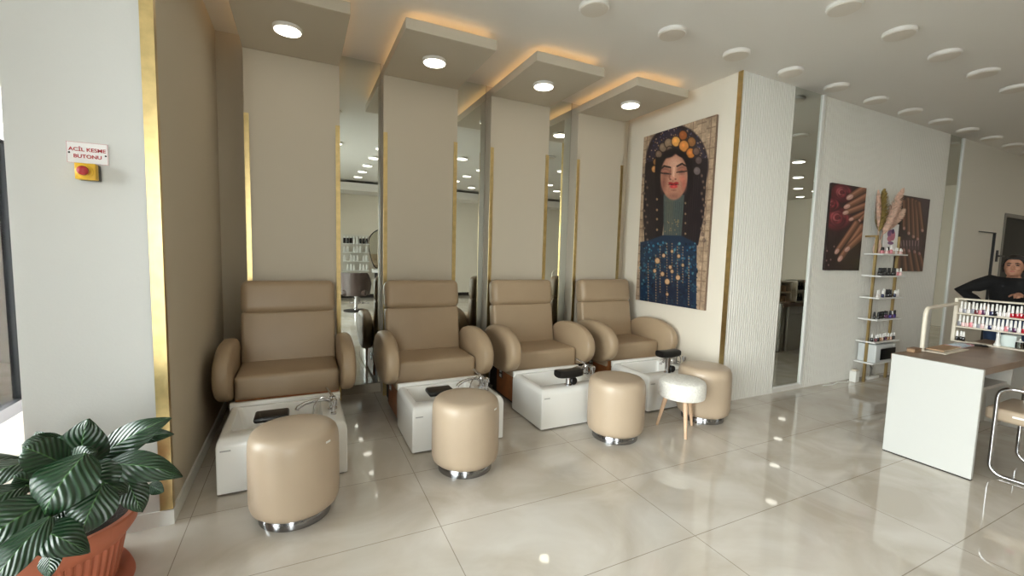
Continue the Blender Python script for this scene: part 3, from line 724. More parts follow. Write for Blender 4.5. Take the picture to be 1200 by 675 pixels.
t['label'] = 'large unframed canvas portrait of a dark-haired woman in a blue mosaic dress'
MB().rbox(-.03, 0, -.51, .51, -.98, .98, .002, 1).build('canvas', EDGE, t)
p.mesh('picture', lambda u, v: (-.0306, .509 - 1.018 * u, .979 - 1.958 * v), PRINT, t)

def hand_poster(kind, corners, label, xc, zc, w, h):
    p = Paint(110, 150, corners)
    sk, sk2, dk, nl = (158, 106, 82), (190, 138, 112), (70, 40, 32), (206, 160, 146)
    def finger(a, b, w0, w1, nm=nl, sc=1.0):
        w0 = w0 * .95; w1 = max(w1, .8 * w0)
        a = np.array(a, float); b = np.array(b, float); d = (b - a) / np.hypot(*(b - a)); nrm = np.array([d[1], -d[0]]); nrm = nrm if nrm[1] < 0 else -nrm
        p.cap(a, b, w0 + 3, w1 + 3, (40, 20, 18), .75, .3); p.cap(a, b, w0, w1, [z * sc * .72 for z in sk], 1, .2)
        p.cap(a + nrm * w0 * .18, b + nrm * w1 * .15 - d * 2, w0 * .72, w1 * .74, [z * sc for z in sk], .9, .6); p.cap(a + nrm * w0 * .35, b + nrm * w1 * .3 - d * 6, w0 * .34, w1 * .3, [z * sc * 1.08 for z in sk2], .75, .9)
        ang = math.degrees(math.atan2(d[1], d[0])); c = b + d * w1 * .55
        p.ell(c[0], c[1], w1 * 1.25 + 1.5, w1 * .8 + 1.5, (92, 52, 46), ang, .3, .9); p.ell(c[0], c[1], w1 * 1.25, w1 * .78, nm, ang, .25); c = c + nrm * w1 * .18
        p.ell(c[0], c[1], w1 * 1.0, w1 * .2, (246, 226, 220), ang, .8, .85)
    if kind == 0:
        p.c[:] = (46, 22, 26); p.noise(.5, 14)
        for cx, cy, R in ((172, 140, 84), (146, 300, 100), (112, 215, 58)):
            for q in range(7):
                r = R * (1 - q * .135); cc = [(112, 30, 42), (156, 58, 68), (124, 36, 48), (172, 80, 88), (132, 42, 54), (180, 92, 98), (110, 28, 40)][q]
                p.ell(cx + 5 * math.sin(q * 2.1), cy + 5 * math.cos(q * 1.7), r, r * .85, (56, 10, 20), q * 23, .25); p.ell(cx + 5 * math.sin(q * 2.1) - 2, cy + 5 * math.cos(q * 1.7) - 2, r * .93, r * .78, cc, q * 23, .3)
                for w_ in range(3): p.ell(cx + r * .62 * math.cos(q * 1.9 + w_ * 2.1), cy + r * .5 * math.sin(q * 1.9 + w_ * 2.1), r * .42, r * .2, [min(255, z * 1.18) for z in cc], math.degrees(q * 1.9 + w_ * 2.1) + 80, .7, .6)
        p.poly([(70, 420), (330, 420), (330, 640), (60, 640)], (40, 24, 24), .85, 60)
        for x, y in ((90, 495), (112, 545), (100, 575), (130, 470), (88, 550)): p.ell(x, y, 6, 8, (190, 150, 146), 0, .8)
        finger((330, 95), (232, 160), 30, 15); finger((340, 150), (214, 222), 27, 14); finger((335, 210), (206, 262), 24, 13); finger((320, 262), (238, 302), 20, 12); finger((345, 250), (282, 312), 17, 11)
        finger((262, 330), (152, 490), 22, 12); finger((296, 350), (172, 530), 24, 12); finger((320, 380), (214, 478), 24, 12)
        p.poly([(255, 560), (330, 470), (330, 640), (250, 640)], (36, 34, 28), .9, 30)
    else:
        p.c[:] = (64, 46, 44); p.noise(.4, 12)
        p.poly([(640, 160), (720, 160), (700, 330), (660, 330)], (78, 58, 66), .8, 30)
        for a, b in (((600, 175), (606, 390)), ((622, 180), (628, 410)), ((640, 190), (648, 425)), ((655, 200), (670, 372)), ((585, 190), (584, 360))): finger(a, b, 13, 8, (176, 132, 118), .82)
        for q in range(7): p.cap((568 + q * 14, 440), (572 + q * 13, 490), 6, 5, (104, 76, 84), 1, .4); p.cap((568 + q * 14, 440), (571 + q * 13, 470), 2, 2, (172, 142, 148), .9, .6)
        for a, b in (((560, 620), (566, 505)), ((592, 620), (584, 500)), ((622, 625), (608, 505)), ((650, 625), (634, 510)), ((675, 620), (656, 520))): finger(a, b, 13, 9, (150, 104, 100), .8)
    t = thing('nail_poster', label, 'poster', (xc, YR - .001, zc), 0, 'nail art posters on the fluted wall')
    MB().rbox(-w / 2, w / 2, -.025, 0, -h / 2, h / 2, .002, 1).build('canvas', mat('dark canvas edge', (44, 30, 28), .7), t)
    p.mesh('picture', lambda u, v: (-w / 2 + w * u, -.0256, h / 2 - h * v), PRINT, t)
hand_poster(0, [(110, 75), (328, 105), (275, 605), (78, 603)], 'poster of red roses and manicured hands, left of the ladder shelf', 5.625, 1.818, .70, .965)
hand_poster(1, [(575, 150), (713, 178), (668, 612), (545, 612)], 'dark poster of manicured fingers partly behind the ladder shelf', 7.17, 1.81, .72, .955)

# ------------------------------------------------------------------ ladder shelf with polish
SX, SY = 6.07, 2.85
t = thing('ladder_shelf', 'narrow gold ladder shelf with six white boards against the fluted wall', 'shelf unit', (SX, SY, 0))
SW = .50; SD = .19
for x in (.0, SW):
    MB().box(x + .005, x + .03, -.11, -.085, 0, 1.755).build('post', DULLG, t)
m = MB(); m.box(.005, .03, -.085, .02, 1.735, 1.755); m.box(SW + .005, SW + .03, -.085, .02, 1.735, 1.755); m.build('wall_bracket', DULLG, t)
SZ = [1.543, 1.285, 1.026, .768, .498, .245]
for z in SZ: MB().rbox(-.012, SW + .05, -SD, .012, z - .018, z, .003, 1).build('shelf_board', SHELFW, t)

def bottle(name, label, cat, loc, body, cap, group, h=.075, r=.0125, square=False, cap_h=.038):
    t = thing(name, label, cat, loc, 0, group)
    hb = h - cap_h
    if square: MB().rbox(-r, r, -r, r, 0, hb, .003, 2).build('bottle_body', body, t)
    else: MB().lathe([(r * .9, 0), (r, .003), (r, hb * .75), (r * .8, hb * .92), (r * .45, hb)], n=14).build('bottle_body', body, t)
    MB().lathe([(r * .74, hb), (r * .8, hb + .004), (r * .62, h - .004), (r * .45, h)], n=12).build('cap', cap, t)
    return t
CNAME = {}
def shelf_row(z, items, word, y=None):
    protos = {}
    n = len(items)
    for k, (bc, cc, hh) in enumerate(items):
        x = SX + .035 + (SW - .03) * k / max(1, n - 1); yy = SY - .145 + random.uniform(-.012, .012)
        cap = CAPW if cc == 'white' else CAPB
        lab = '%s polish bottle, %s cap, %s from left on the %s ladder shelf board' % (bc, cc, ORD[k], word)
        key = (bc, cc, hh)
        if key not in protos: protos[key] = bottle('polish_bottle', lab, 'nail polish bottle', (x, yy, z), NP[bc], cap, 'polish bottles on the ladder shelf', hh, .015, False, hh * .5)
        else: dup(protos[key], (x, yy, z), lab)
shelf_row(SZ[0], [('pink', 'black', .075)] * 2 + [('blush', 'white', .07), ('pink', 'black', .08), ('pink', 'white', .10), ('blush', 'white', .075), ('nude', 'white', .07), ('milky', 'white', .075), ('nude', 'white', .075), ('blush', 'white', .07), ('nude', 'white', .06)], 'top')
shelf_row(SZ[1], [('black', 'black', .09)] * 10 + [('blush', 'white', .085), ('pink', 'white', .085), ('blush', 'white', .09)], 'second')
shelf_row(SZ[2], [('milky', 'white', .085), ('milky', 'white', .09), ('navy', 'white', .08), ('milky', 'white', .10), ('black', 'black', .095), ('black', 'black', .095), ('black', 'black', .09), ('black', 'white', .085), ('navy', 'white', .08), ('milky', 'white', .08), ('milky', 'white', .09)], 'third')
shelf_row(SZ[3], [('black', 'black', .085)] * 5 + [('plum', 'black', .09), ('plum', 'black', .085), ('violet', 'black', .09), ('plum', 'white', .085), ('violet', 'black', .085), ('violet', 'black', .09)], 'fourth')
shelf_row(SZ[4], [('black', 'white', .09), ('burgundy', 'white', .08), ('black', 'white', .085), ('amber', 'white', .085), ('nude', 'white', .085), ('black', 'white', .085), ('plum', 'white', .09), ('amber', 'white', .085), ('nude', 'white', .08), ('black', 'white', .085), ('black', 'white', .085)], 'fifth')
# steriliser box on the lowest board
t = thing('steriliser_oven', 'small white table oven with dark door on the lowest ladder shelf board', 'steriliser', (SX + .03, SY - .09, SZ[5]))
MB().rbox(0, .46, -.10, .09, 0, .215, .012, 3).build('casing', mat('pale grey enamel', (214, 218, 218), .35), t)
MB().rbox(.10, .44, -.106, -.098, .03, .165, .004, 2).build('door', DARKGL, t, 'dark glass door')
m = MB(); m.box(.40, .43, -.108, -.1, .178, .2); m.box(.1, .36, -.112, -.106, .168, .176); m.build('control_panel', GREYTXT, t)
t = thing('white_carton', 'small white carton on the floor under the ladder shelf', 'carton', (5.98, 2.80, 0))
MB().rbox(-.04, .04, -.035, .035, 0, .13, .004, 1).build('box', WHITEP, t); MB().rbox(-.03, .03, -.028, .028, .13, .15, .004, 1).build('lid', PAPER, t)
t = thing('power_strip', 'white power strip with grey cable on the floor below the ladder shelf', 'power strip', (6.36, 2.79, 0))
MB().rbox(-.12, .12, -.025, .025, 0, .035, .006, 2).build('strip', WHITEP, t)
MB().tube([(-.05, .0, .03), (-.06, -.01, .1), (-.02, .02, .16), (.05, .03, .12), (.04, .03, .04), (.15, .02, .02), (.3, -.02, .006), (-.0 + .45, -.05, .006)], .006, 8).build('cable', GREYF, t)
MB()
cab = MB().tube([(5.40, 2.83, .004), (5.55, 2.81, .004), (5.72, 2.84, .004), (5.86, 2.80, .004), (5.92, 2.83, .004)], .006, 8).build('floor_cable', WHITEP); tag(cab, 'white cable lying on the floor along the fluted wall', 'cable')
# vase of pampas and card on the top board
t = thing('pampas_vase', 'glass vase of dried pampas and olive plumes on the ladder shelf top', 'dried flowers', (SX + .10, SY - .07, SZ[0]))
MB().lathe([(.03, 0), (.04, .01), (.045, .07), (.03, .13), (.034, .16)], n=20).build('vase', mat('pale pink glass', (226, 196, 180), .1, coat=.4), t)
def plume(pts, r0, material, fuzz):
    mb = MB(); P = [Vector(q) for q in pts]
    mb.tube(P, [.003] * len(P), 6)
    for k in range(fuzz):
        u = .35 + .65 * random.random(); f_ = u * (len(P) - 1); i = min(int(f_), len(P) - 2); c = P[i].lerp(P[i + 1], f_ - i); d = (P[i + 1] - P[i]).normalized()
        w = r0 * math.sin(PI * min(1, .08 + (u - .35) / .65 * .9)) ** .7
        a = random.uniform(0, 2 * PI); side = d.orthogonal().normalized(); side = Matrix.Rotation(a, 3, d) @ side
        e = c + side * w + d * .05; mid_ = c + side * w * .55 + d * .02; wd = d.cross(side) * .008
        mb.add([c - wd * .5, c + wd * .5, mid_ + wd, mid_ - wd, e], [(0, 1, 2, 3), (3, 2, 4)], 0, False)
    return mb
plume([(0, 0, .1), (.01, 0, .25), (.025, .0, .45), (.035, 0, .72)], .075, PAMPG, 700).build('plume', PAMPG, t, 'olive green plume')
for pts, r in ((((0, 0, .1), (.08, -.01, .28), (.22, -.02, .5), (.37, -.03, .76)), .045), (((0, 0, .1), (.06, -.02, .24), (.2, -.04, .4), (.38, -.05, .52)), .05), (((0, 0, .1), (-.02, 0, .3), (-.05, 0, .5), (-.07, .01, .7)), .022), (((0, -.01, .1), (.03, -.03, .22), (.08, -.05, .35), (.17, -.07, .52)), .045), (((0, 0, .1), (.1, -.02, .3), (.2, -.02, .42), (.30, -.03, .62)), .05)):
    plume(pts, r * 1.45, PAMP, 460).build('plume', PAMP, t)
t = thing('framed_card', 'white card with pink and lilac print leaning on the ladder shelf top', 'card', (SX + .335, SY - .09, SZ[0] + .001))
MB().box(-.16, .16, -.004, .004, .0, .36).build('card', SIGNW, t)
m = MB()
for cx, cz, rx, rz_, mi in ((-.02, .24, .075, .05, 0), (.04, .22, .05, .06, 1), (-.03, .18, .06, .035, 1), (.0, .13, .07, .02, 0), (.03, .27, .03, .03, 2)):
    m.add([(cx + rx * math.cos(2 * PI * k / 20), -.0045 - .0003 * mi, cz + rz_ * math.sin(2 * PI * k / 20)) for k in range(20)], [tuple(range(20))], mi)
m.build('print', [mat('lilac print', (150, 110, 150), .6), mat('rose print', (206, 130, 150), .6), mat('violet print', (92, 66, 110), .6)], t)

# ------------------------------------------------------------------ manicure desk
t = thing('manicure_desk', 'long off-white manicure desk with taupe wood worktop, its end panel facing the chairs', 'desk', (4.02, 1.157, 0))
def desk(t, L, extra=True):
    MB().rbox(0, .028, 0, .495, .008, .757, .002, 1).build('end_panel', DESKW, t)
    MB().rbox(.028, L, .02, .512, .705, .7545, .003, 1).build('worktop', DESKT, t, 'taupe wood worktop')
    m = MB(); m.box(.19, .215, .06, .50, .0, .705); m.box(.215, .72, .08, .5, .56, .58); m.box(.72, .74, .06, .5, .56, .705); m.box(.19, .74, .45, .47, .0, .705); m.box(.74, L, .45, .47, 0, .705); m.build('carcass', DESKG, t)
    MB().rbox(L - .03, L, .03, .505, .0, .705, .002, 1).build('far_panel', DESKG, t)
    m = MB(); m.box(.0, .03, .002, .493, 0, .008); m.build('foot', DARKB, t)
desk(t, 1.72)
# polish rack on the desk
RX = 5.287
t = thing('polish_rack', 'cream two-tier polish rack with a curved arm, standing across the desk', 'rack', (RX, 1.745, .755))
m = MB(); m.rbox(-.04, .04, -.025, 0, 0, .39, .004, 1); m.build('side_frame', RACKM, t)
m = MB(); m.rbox(-.04, .04, -.565, -.54, 0, .39, .004, 1); m.build('side_frame', RACKM, t)
for z, n in ((.012, 'bottom_rail'), (.143, 'shelf'), (.262, 'shelf'), (.39, 'top_rail')):
    m = MB(); m.rbox(-.04, .04, -.54, -.025, z - .012, z, .003, 1)
    m.build(n, RACKM, t)
m = MB()
ax, ay = 4.41 - RX, 1.625 - 1.745
pts = [(ax, ay, 0), (ax, ay, .278)] + [(ax + .06 * (1 - math.cos(a)), ay + .008 * (1 - math.cos(a)), .278 + .06 * math.sin(a)) for a in [PI / 2 * k / 6 for k in range(1, 7)]] + [(-.3, -.05, .340), (-.03, -.015, .341)]
m.tube(pts, .0145, 14); m.build('arm', RACKM, t)
MB().cyl((ax, ay), .028, 0, .006).build('arm_foot', RACKM, t)
row1 = ['milky', 'grey', 'milky', 'grey', 'burgundy', 'pink', 'plum', 'milky', 'navy', 'black', 'milky', 'milky', 'milky', 'red', 'red', 'red', 'red', 'navy', 'milky', 'milky', 'grey']
row2 = ['grey', 'blush', 'blush', 'pink', 'milky', 'grey', 'blush', 'milky', 'navy', 'milky', 'milky', 'milky', 'pink', 'grey', 'plum', 'milky', 'red', 'red', 'black', 'magenta', 'magenta']
for rn, row, z in (('upper', row1, .755 + .143), ('lower', row2, .755 + .262)):
    pass
def rack_row(row, z, word):
    protos = {}
    for k, c in enumerate(row):
        y = 1.745 - .042 - k * .0238; lab = '%s polish bottle with white cap, %s from left in the %s desk rack row' % (c, ORD[k], word)
        hh = .096 if k % 3 else .102
        loc = (RX - .005 + random.uniform(-.012, .004), y, z)
        if (c, hh) not in protos: protos[(c, hh)] = bottle('polish_bottle', lab, 'nail polish bottle', loc, NP[c], CAPW, 'polish bottles on the desk rack', hh, .0112, True, .060)
        else: dup(protos[(c, hh)], loc, lab)
rack_row(row1, .755 + .262, 'upper'); rack_row(row2, .755 + .143, 'lower')
for k, (yo, xo) in enumerate(((1.712, 0), (1.690, .01), (1.668, -.005))):
    bottle('polish_bottle', 'dark polish bottle with tall white cap under the desk rack, %s' % ('at the left end', 'in the middle of three', 'right of the trio')[k], 'nail polish bottle', (RX + xo - .01, yo, .767), NP['black'], CAPW, 'dark bottles below the desk rack shelves', .085, .012, False, .048)
t = thing('spray_bottle', 'tall slim white bottle under the desk rack', 'bottle', (RX, 1.462, .767))
MB().lathe([(.022, 0), (.023, .01), (.014, .03), (.011, .07), (.013, .10)], n=16).build('bottle_body', WHITEP, t); MB().lathe([(.012, .10), (.012, .115), (.002, .117)], n=12).build('cap', STEEL, t)
t = thing('tissue_box', 'pale grey white tissue box behind the desk rack', 'box', (5.39, 1.42, .755))
MB().rbox(-.05, .05, -.05, .045, 0, .105, .004, 1).build('box', mat('pale mint card', (216, 228, 226), .5), t); MB().rbox(-.02, .02, -.03, .03, .105, .107, .0005, 1).build('slot', WHITEP, t)
t = thing('glass_jar', 'small clear glass jar at the right end under the desk rack', 'jar', (RX, 1.335, .767))
MB().lathe([(.022, 0), (.026, .004), (.026, .05), (.02, .056), (.018, .056), (.022, .05), (.022, .006), (.002, .005)], n=20).build('jar_body', GLASS, t); MB().lathe([(.02, .056), (.021, .06), (.006, .07), (.004, .085), (.001, .086)], n=16).build('lid', WHITEP, t)
# papers on the desk
t = thing('brown_notebook', 'flat kraft brown notebook on a pale folder near the desk end', 'notebook', (4.64, 1.58, .762))
M = Matrix.Rotation(.05, 4, 'Z'); MB().rbox(-.16, .17, -.055, .055, 0, .012, .002, 1, M=M).build('cover', KRAFT, t); MB().rbox(-.157, .172, -.056, .05, .003, .009, .001, 1, M=M).build('pages', PAPER, t)
t = thing('paper_folder', 'pale thin folder under the brown notebook on the desk', 'folder', (4.62, 1.55, .755)); MB().rbox(-.21, .22, -.065, .06, 0, .006, .001, 1, M=Matrix.Rotation(.03, 4, 'Z')).build('cover', PAPER, t)
MB().box(-.2, .2, .0, .05, .002, .0035).build('sheet', SIGNW, t)
t = thing('foil_packet', 'crumpled pale blue and pink foil packet behind the notebook on the desk', 'packet', (4.98, 1.60, .757))
m = MB(); g = 14; vs = []
for j in range(g):
    for i in range(g):
        u, v = i / (g - 1), j / (g - 1); e = math.sin(PI * u) * math.sin(PI * v)
        vs.append((-.14 + .28 * u, -.055 + .11 * v, .004 + .022 * e + random.uniform(-.003, .004) * (e > 0)))
m.add(vs, [(j * g + i, j * g + i + 1, (j + 1) * g + i + 1, (j + 1) * g + i) for j in range(g - 1) for i in range(g - 1)], 0, True); m.box(-.138, .138, -.053, .053, 0, .004, 1); m.build('pouch', [FOIL, PINKF], t)
m = MB(); m.box(-.15, -.1, -.05, .05, .002, .012); m.box(.1, .15, -.05, .05, .002, .012); m.build('sealed_end', PINKF, t)
t = thing('brown_box', 'low brown box behind the curved arm on the desk', 'box', (4.29, 1.628, .755)); MB().rbox(-.05, .06, -.025, .025, 0, .024, .003, 1).build('box', KRAFT, t); MB().rbox(-.052, .062, -.027, .027, .024, .031, .002, 1).build('lid', mat('dark kraft', (128, 100, 78), .7), t)
t = thing('black_pouch', 'flat black pouch on the desk beneath the polish rack', 'pouch', (5.17, 1.57, .755)); MB().rbox(-.035, .035, -.085, .085, 0, .012, .005, 2, M=Matrix.Rotation(.5, 4, 'Z')).build('case', BLACKR, t); MB().box(-.03, .03, -.003, .003, .012, .0135).build('zip', STEEL, t)

# client chair at the desk
t = thing('client_chair', 'beige padded chair on a bent chrome tube frame at the desk', 'chair', (4.52, 1.0, 0))
HW = .245
MB().rbox(-HW + .013, HW - .013, -.34, .21, .38, .468, .022, 4).build('seat', LEATHS, t)
M = Matrix.Translation((0, -.34, .45)) @ Matrix.Rotation(.14, 4, 'X'); MB().rbox(-HW + .015, HW - .015, -.07, 0, .05, .42, .025, 4, M=M).build('backrest', LEATHS, t)
for s in (-1, 1):
    x = s * HW; r = .07
    pts = [(x, -.40, .012), (x, .08, .012)] + arc((.08, .012 + r), r, -90, 0, 6, lambda a, b: (x, a, b)) + [(x, .15, .30), (x, .15, .55)] + arc((.15 - r, .55), r, 0, 90, 6, lambda a, b: (x, a, b)) + [(x, .0, .622), (x, -.3, .63), (x, -.38, .64)]
    MB().tube(pts, .0125, 12).build('frame_tube', CHROME, t)
    MB().rbox(x - .025, x + .025, -.33, .04, .628, .668, .016, 4).build('armrest', LEATHS, t)
MB().tube([(-HW, -.40, .012), (HW, -.40, .012)], .0125, 12).build('rear_rail', CHROME, t)
m = MB(); m.tube([(-HW, .15, .37), (HW, .15, .37)], .010, 12); m.tube([(-HW, -.36, .635), (HW, -.36, .635)], .010, 12); m.build('cross_bar', CHROME, t)
MB().box(-HW + .0125, -HW + .0145, .02, .075, .425, .438).build('tag', WHITEP, t, 'small white stitched tag')

# ------------------------------------------------------------------ the woman behind the desk
def remeshed(mb, name, material, parent, vox=.007, smooth=6, label=None):
    o = mb.build(name + '_raw', material)
    r = o.modifiers.new('r', 'REMESH'); r.mode = 'VOXEL'; r.voxel_size = vox; r.use_smooth_shade = True
    s = o.modifiers.new('s', 'SMOOTH'); s.factor = .5; s.iterations = smooth
    bpy.context.view_layer.update()
    me = bpy.data.meshes.new_from_object(o.evaluated_get(bpy.context.evaluated_depsgraph_get()))
    bpy.data.objects.remove(o); me.name = name
    n = bpy.data.objects.new(name, me); COL.objects.link(n); n.parent = parent
    if label: n['label'] = label
    return n
def ering(c, rx, ry, n=24, tilt=0):
    return [(c[0] + rx * math.cos(2 * PI * k / n) , c[1] + ry * math.sin(2 * PI * k / n), c[2] + tilt * rx * math.cos(2 * PI * k / n)) for k in range(n)]
PX, PY = 7.3, 1.955
t = thing('person', 'woman in a black sweater and jeans standing behind the desk, arm akimbo', 'person', (PX, PY, 0), .16)
t.scale = (1.02, 1.02, 1.03)
# local: faces -x, right-hand side is +y
def limb(mb, pts, rads, n=14): mb.tube(pts, rads, n)
RS, RE, RWr = (.0, .165, 1.215), (-.03, .395, 1.10), (-.04, .19, .915)
LS, LE, LWr = (.0, -.165, 1.215), (-.10, -.25, 1.00), (-.29, -.075, 1.10)
def hand(mb, w, d, up, side, sz=1.0, curl=.5):
    d = Vector(d).normalized(); up = Vector(up).normalized(); sd = d.cross(up).normalized() * side; w = Vector(w)
    mb.loft([[tuple(w + d * a + sd * (wd * math.cos(2 * PI * k / 14)) + up * (th * math.sin(2 * PI * k / 14))) for k in range(14)] for a, wd, th in ((-.02, .024, .02), (.01, .028, .018), (.05, .038, .016), (.085, .039, .014), (.092, .034, .011))])
    for i, L in enumerate((.068, .076, .071, .056)):
        b = w + d * .083 + sd * (-.029 + .0195 * i); k1 = b + d * L * .45 - up * .004; k2 = k1 + (d * (1 - curl * .5) - up * curl).normalized() * L * .32; k3 = k2 + (d * (1 - curl) - up * (curl + .2)).normalized() * L * .25
        mb.tube([b - d * .02, b, k1, k2, k3], [.0085, .009, .0082, .0075, .006], 9)
    b = w + d * .025 - sd * .028; mb.tube([b, b - sd * .022 + d * .02 - up * .006, b - sd * .034 + d * .048 - up * .012, b - sd * .036 + d * .07 - up * .018], [.013, .011, .0095, .007], 9)
body = MB()
torso = [((.02, 0, .74), .095, .165), ((.02, 0, .82), .105, .172), ((.01, 0, .92), .095, .152), ((.0, 0, 1.0), .095, .15), ((-.01, 0, 1.10), .105, .16), ((.0, 0, 1.18), .095, .165), ((.005, 0, 1.235), .07, .13), ((.005, 0, 1.262), .052, .065), ((-.005, 0, 1.285), .048, .052), ((-.015, 0, 1.34), .05, .052)]
body.loft([ering(c, a, b) for c, a, b in torso])
limb(body, [(0, .10, 1.20), RS, Vector(RS).lerp(Vector(RE), .5), RE, Vector(RE).lerp(Vector(RWr), .5), RWr], [.05, .052, .042, .036, .032, .024])
limb(body, [(0, -.10, 1.20), LS, Vector(LS).lerp(Vector(LE), .5), LE, Vector(LE).lerp(Vector(LWr), .5), LWr], [.05, .052, .042, .036, .032, .024])
for s in (-1, 1): limb(body, [(.02, s * .085, .80), (.015, s * .09, .62), (.0, s * .09, .43), (.02, s * .09, .25), (.03, s * .09, .07), (-.02, s * .095, .035), (-.10, s * .10, .025)], [.092, .085, .058, .052, .034, .036, .028])
hand(body, RWr, (-.03, -.6, -.75), (-1, 0, 0), 1, curl=.3); hand(body, LWr, (-.85, -.1, -.05), (.05, .1, 1), -1, curl=.45)
HCn = (-.055, 0, 1.398)
body.loft([ering((HCn[0] + dx, 0, HCn[2] + z), a, b, 28) for dx, z, a, b in ((.0, -.115, .03, .03), (-.02, -.108, .052, .042), (-.015, -.085, .073, .058), (-.004, -.05, .086, .068), (.0, -.01, .092, .073), (.004, .03, .096, .075), (.008, .065, .090, .070), (.012, .092, .066, .055), (.014, .106, .028, .025))])
body.tube([(HCn[0] - .088, 0, HCn[2] + .012), (HCn[0] - .098, 0, HCn[2] - .012), (HCn[0] - .108, 0, HCn[2] - .03), (HCn[0] - .092, 0, HCn[2] - .04)], [.008, .009, .012, .008], 10)
for s in (-1, 1): body.ellipsoid((HCn[0] + .01, s * .075, HCn[2] - .01), .022, .009, .03); body.ellipsoid((HCn[0] - .096, s * .010, HCn[2] - .034), .008, .007, .006)
body.ellipsoid((HCn[0] - .085, 0, HCn[2] + .024), .012, .05, .009); body.ellipsoid((HCn[0] - .078, 0, HCn[2] - .094), .016, .022, .012)
for s in (-1, 1): body.ellipsoid((HCn[0] - .068, s * .037, HCn[2] - .035), .02, .02, .018)
b = remeshed(body, 'body', SKING, t, .0055, 4)
sw = MB(); sw.loft([ering(c, a + .016, b_ + .016) for c, a, b_ in [((.02, 0, .80), .108, .176)] + torso[2:7] + [((.005, 0, 1.256), .052, .072), ((.0, 0, 1.268), .046, .058)]])
limb(sw, [(0, .10, 1.20), RS, Vector(RS).lerp(Vector(RE), .5), RE, Vector(RE).lerp(Vector(RWr), .5), Vector(RE).lerp(Vector(RWr), .97)], [.072, .082, .074, .066, .055, .042])
limb(sw, [(0, -.10, 1.20), LS, Vector(LS).lerp(Vector(LE), .5), LE, Vector(LE).lerp(Vector(LWr), .5), Vector(LE).lerp(Vector(LWr), .95)], [.072, .082, .074, .066, .055, .042])
remeshed(sw, 'sweater', SWEAT, t, .008, 5, 'black crew-neck sweater')
jn = MB(); jn.loft([ering(c, a, b_) for c, a, b_ in (((.02, 0, .70), .11, .18), ((.02, 0, .78), .117, .186), ((.02, 0, .86), .112, .176))])
for s in (-1, 1): limb(jn, [(.02, s * .088, .78), (.015, s * .09, .62), (.0, s * .09, .43), (.02, s * .09, .25), (.03, s * .09, .08)], [.1, .095, .072, .064, .056])
remeshed(jn, 'jeans', DENIM, t, .009, 4, 'blue jeans')
for s in (-1, 1):
    m = MB(); m.loft([ering((-.03, s * .098, .0), .115, .045), ering((-.03, s * .098, .03), .118, .047), ering((-.02, s * .098, .07), .085, .04), ering((.03, s * .095, .09), .04, .036)]); m.build('shoe', WHITEP, t)
h = MB()
hr = []
for dx, z, a, bb in ((.075, -.10, .03, .05), (.06, -.05, .05, .072), (.045, .0, .068, .080), (.03, .04, .090, .082), (.016, .075, .098, .078), (.014, .1, .082, .066), (.014, .118, .045, .036), (.014, .124, .01, .01)):
    hr.append(ering((HCn[0] + dx, 0, HCn[2] + z), a, bb, 28))
h.loft(hr); h.ellipsoid((HCn[0] + .075, 0, HCn[2] + .05), .05, .055, .05)
for s in (-1, 1): h.tube([(HCn[0] - .06, s * .03, HCn[2] + .088), (HCn[0] - .045, s * .062, HCn[2] + .06), (HCn[0] - .01, s * .080, HCn[2] + .0), (HCn[0] + .01, s * .078, HCn[2] - .07)], [.012, .014, .013, .010], 10)
remeshed(h, 'hair', HAIR, t, .007, 3, 'dark hair pulled back')
for s in (-1, 1):
    m = MB(); m.ellipsoid((HCn[0] - .0865, s * .032, HCn[2] + .006), .007, .016, .0075, 12, 8); m.build('eye', EYEW, t)
    m = MB(); m.tube([(HCn[0] - .093, s * .014, HCn[2] + .024), (HCn[0] - .092, s * .033, HCn[2] + .029), (HCn[0] - .080, s * .050, HCn[2] + .023)], [.0052, .0056, .003], 8); m.build('eyebrow', HAIR, t)
m = MB(); m.ellipsoid((HCn[0] - .0885, 0, HCn[2] - .061), .007, .021, .0055, 14, 8); m.build('mouth', LIPS, t)

# ------------------------------------------------------------------ things of the room behind, seen in the mirrors
t = thing('styling_chair', 'dark brown salon styling chair on a chrome pump base, seen in the mirror', 'styling chair', (1.12, -1.5, 0), .3)
MB().lathe([(.27, 0), (.275, .008), (.26, .018), (.06, .03)], n=40).build('base_plate', DARKB, t)
MB().lathe([(.045, .02), (.04, .06), (.035, .3), (.05, .34)], n=20).build('column', CHROME, t)
MB().rbox(-.27, .27, -.25, .25, .36, .50, .05, 4).build('seat', CHAIRBR, t)
vs = []; fs = []; NN = 24
for th in (0, 1):
    for j in range(6):
        for i in range(NN + 1):
            a = PI * (-.12 + 1.24 * i / NN); r = .30 + .04 * j / 5 - th * .05; top = .60 + .26 * min(1, 1.9 * max(0, math.sin(a)))
            vs.append((r * math.cos(a), .0 + r * math.sin(a) * .95, .37 + (top - .37 + .02) * j / 5))
for th in (0, 1):
    for j in range(5):
        for i in range(NN):
            o_ = th * 6 * (NN + 1) + j * (NN + 1) + i; fs.append((o_, o_ + 1, o_ + NN + 2, o_ + NN + 1))
q = 6 * (NN + 1)
for i in range(NN): fs.append((5 * (NN + 1) + i, 5 * (NN + 1) + i + 1, q + 5 * (NN + 1) + i + 1, q + 5 * (NN + 1) + i)); fs.append((i, i + 1, q + i + 1, q + i))
for i in (0, NN):
    for j in range(5): fs.append((j * (NN + 1) + i, (j + 1) * (NN + 1) + i, q + (j + 1) * (NN + 1) + i, q + j * (NN + 1) + i))
m = MB(); m.add(vs, fs, 0, True); m.build('backrest', CHAIRBR, t)
m = MB(); m.box(-.22, .22, -.45, -.40, .12, .15); m.box(-.02, .02, -.42, -.1, .13, .36); m.build('footrest', CHROME, t)
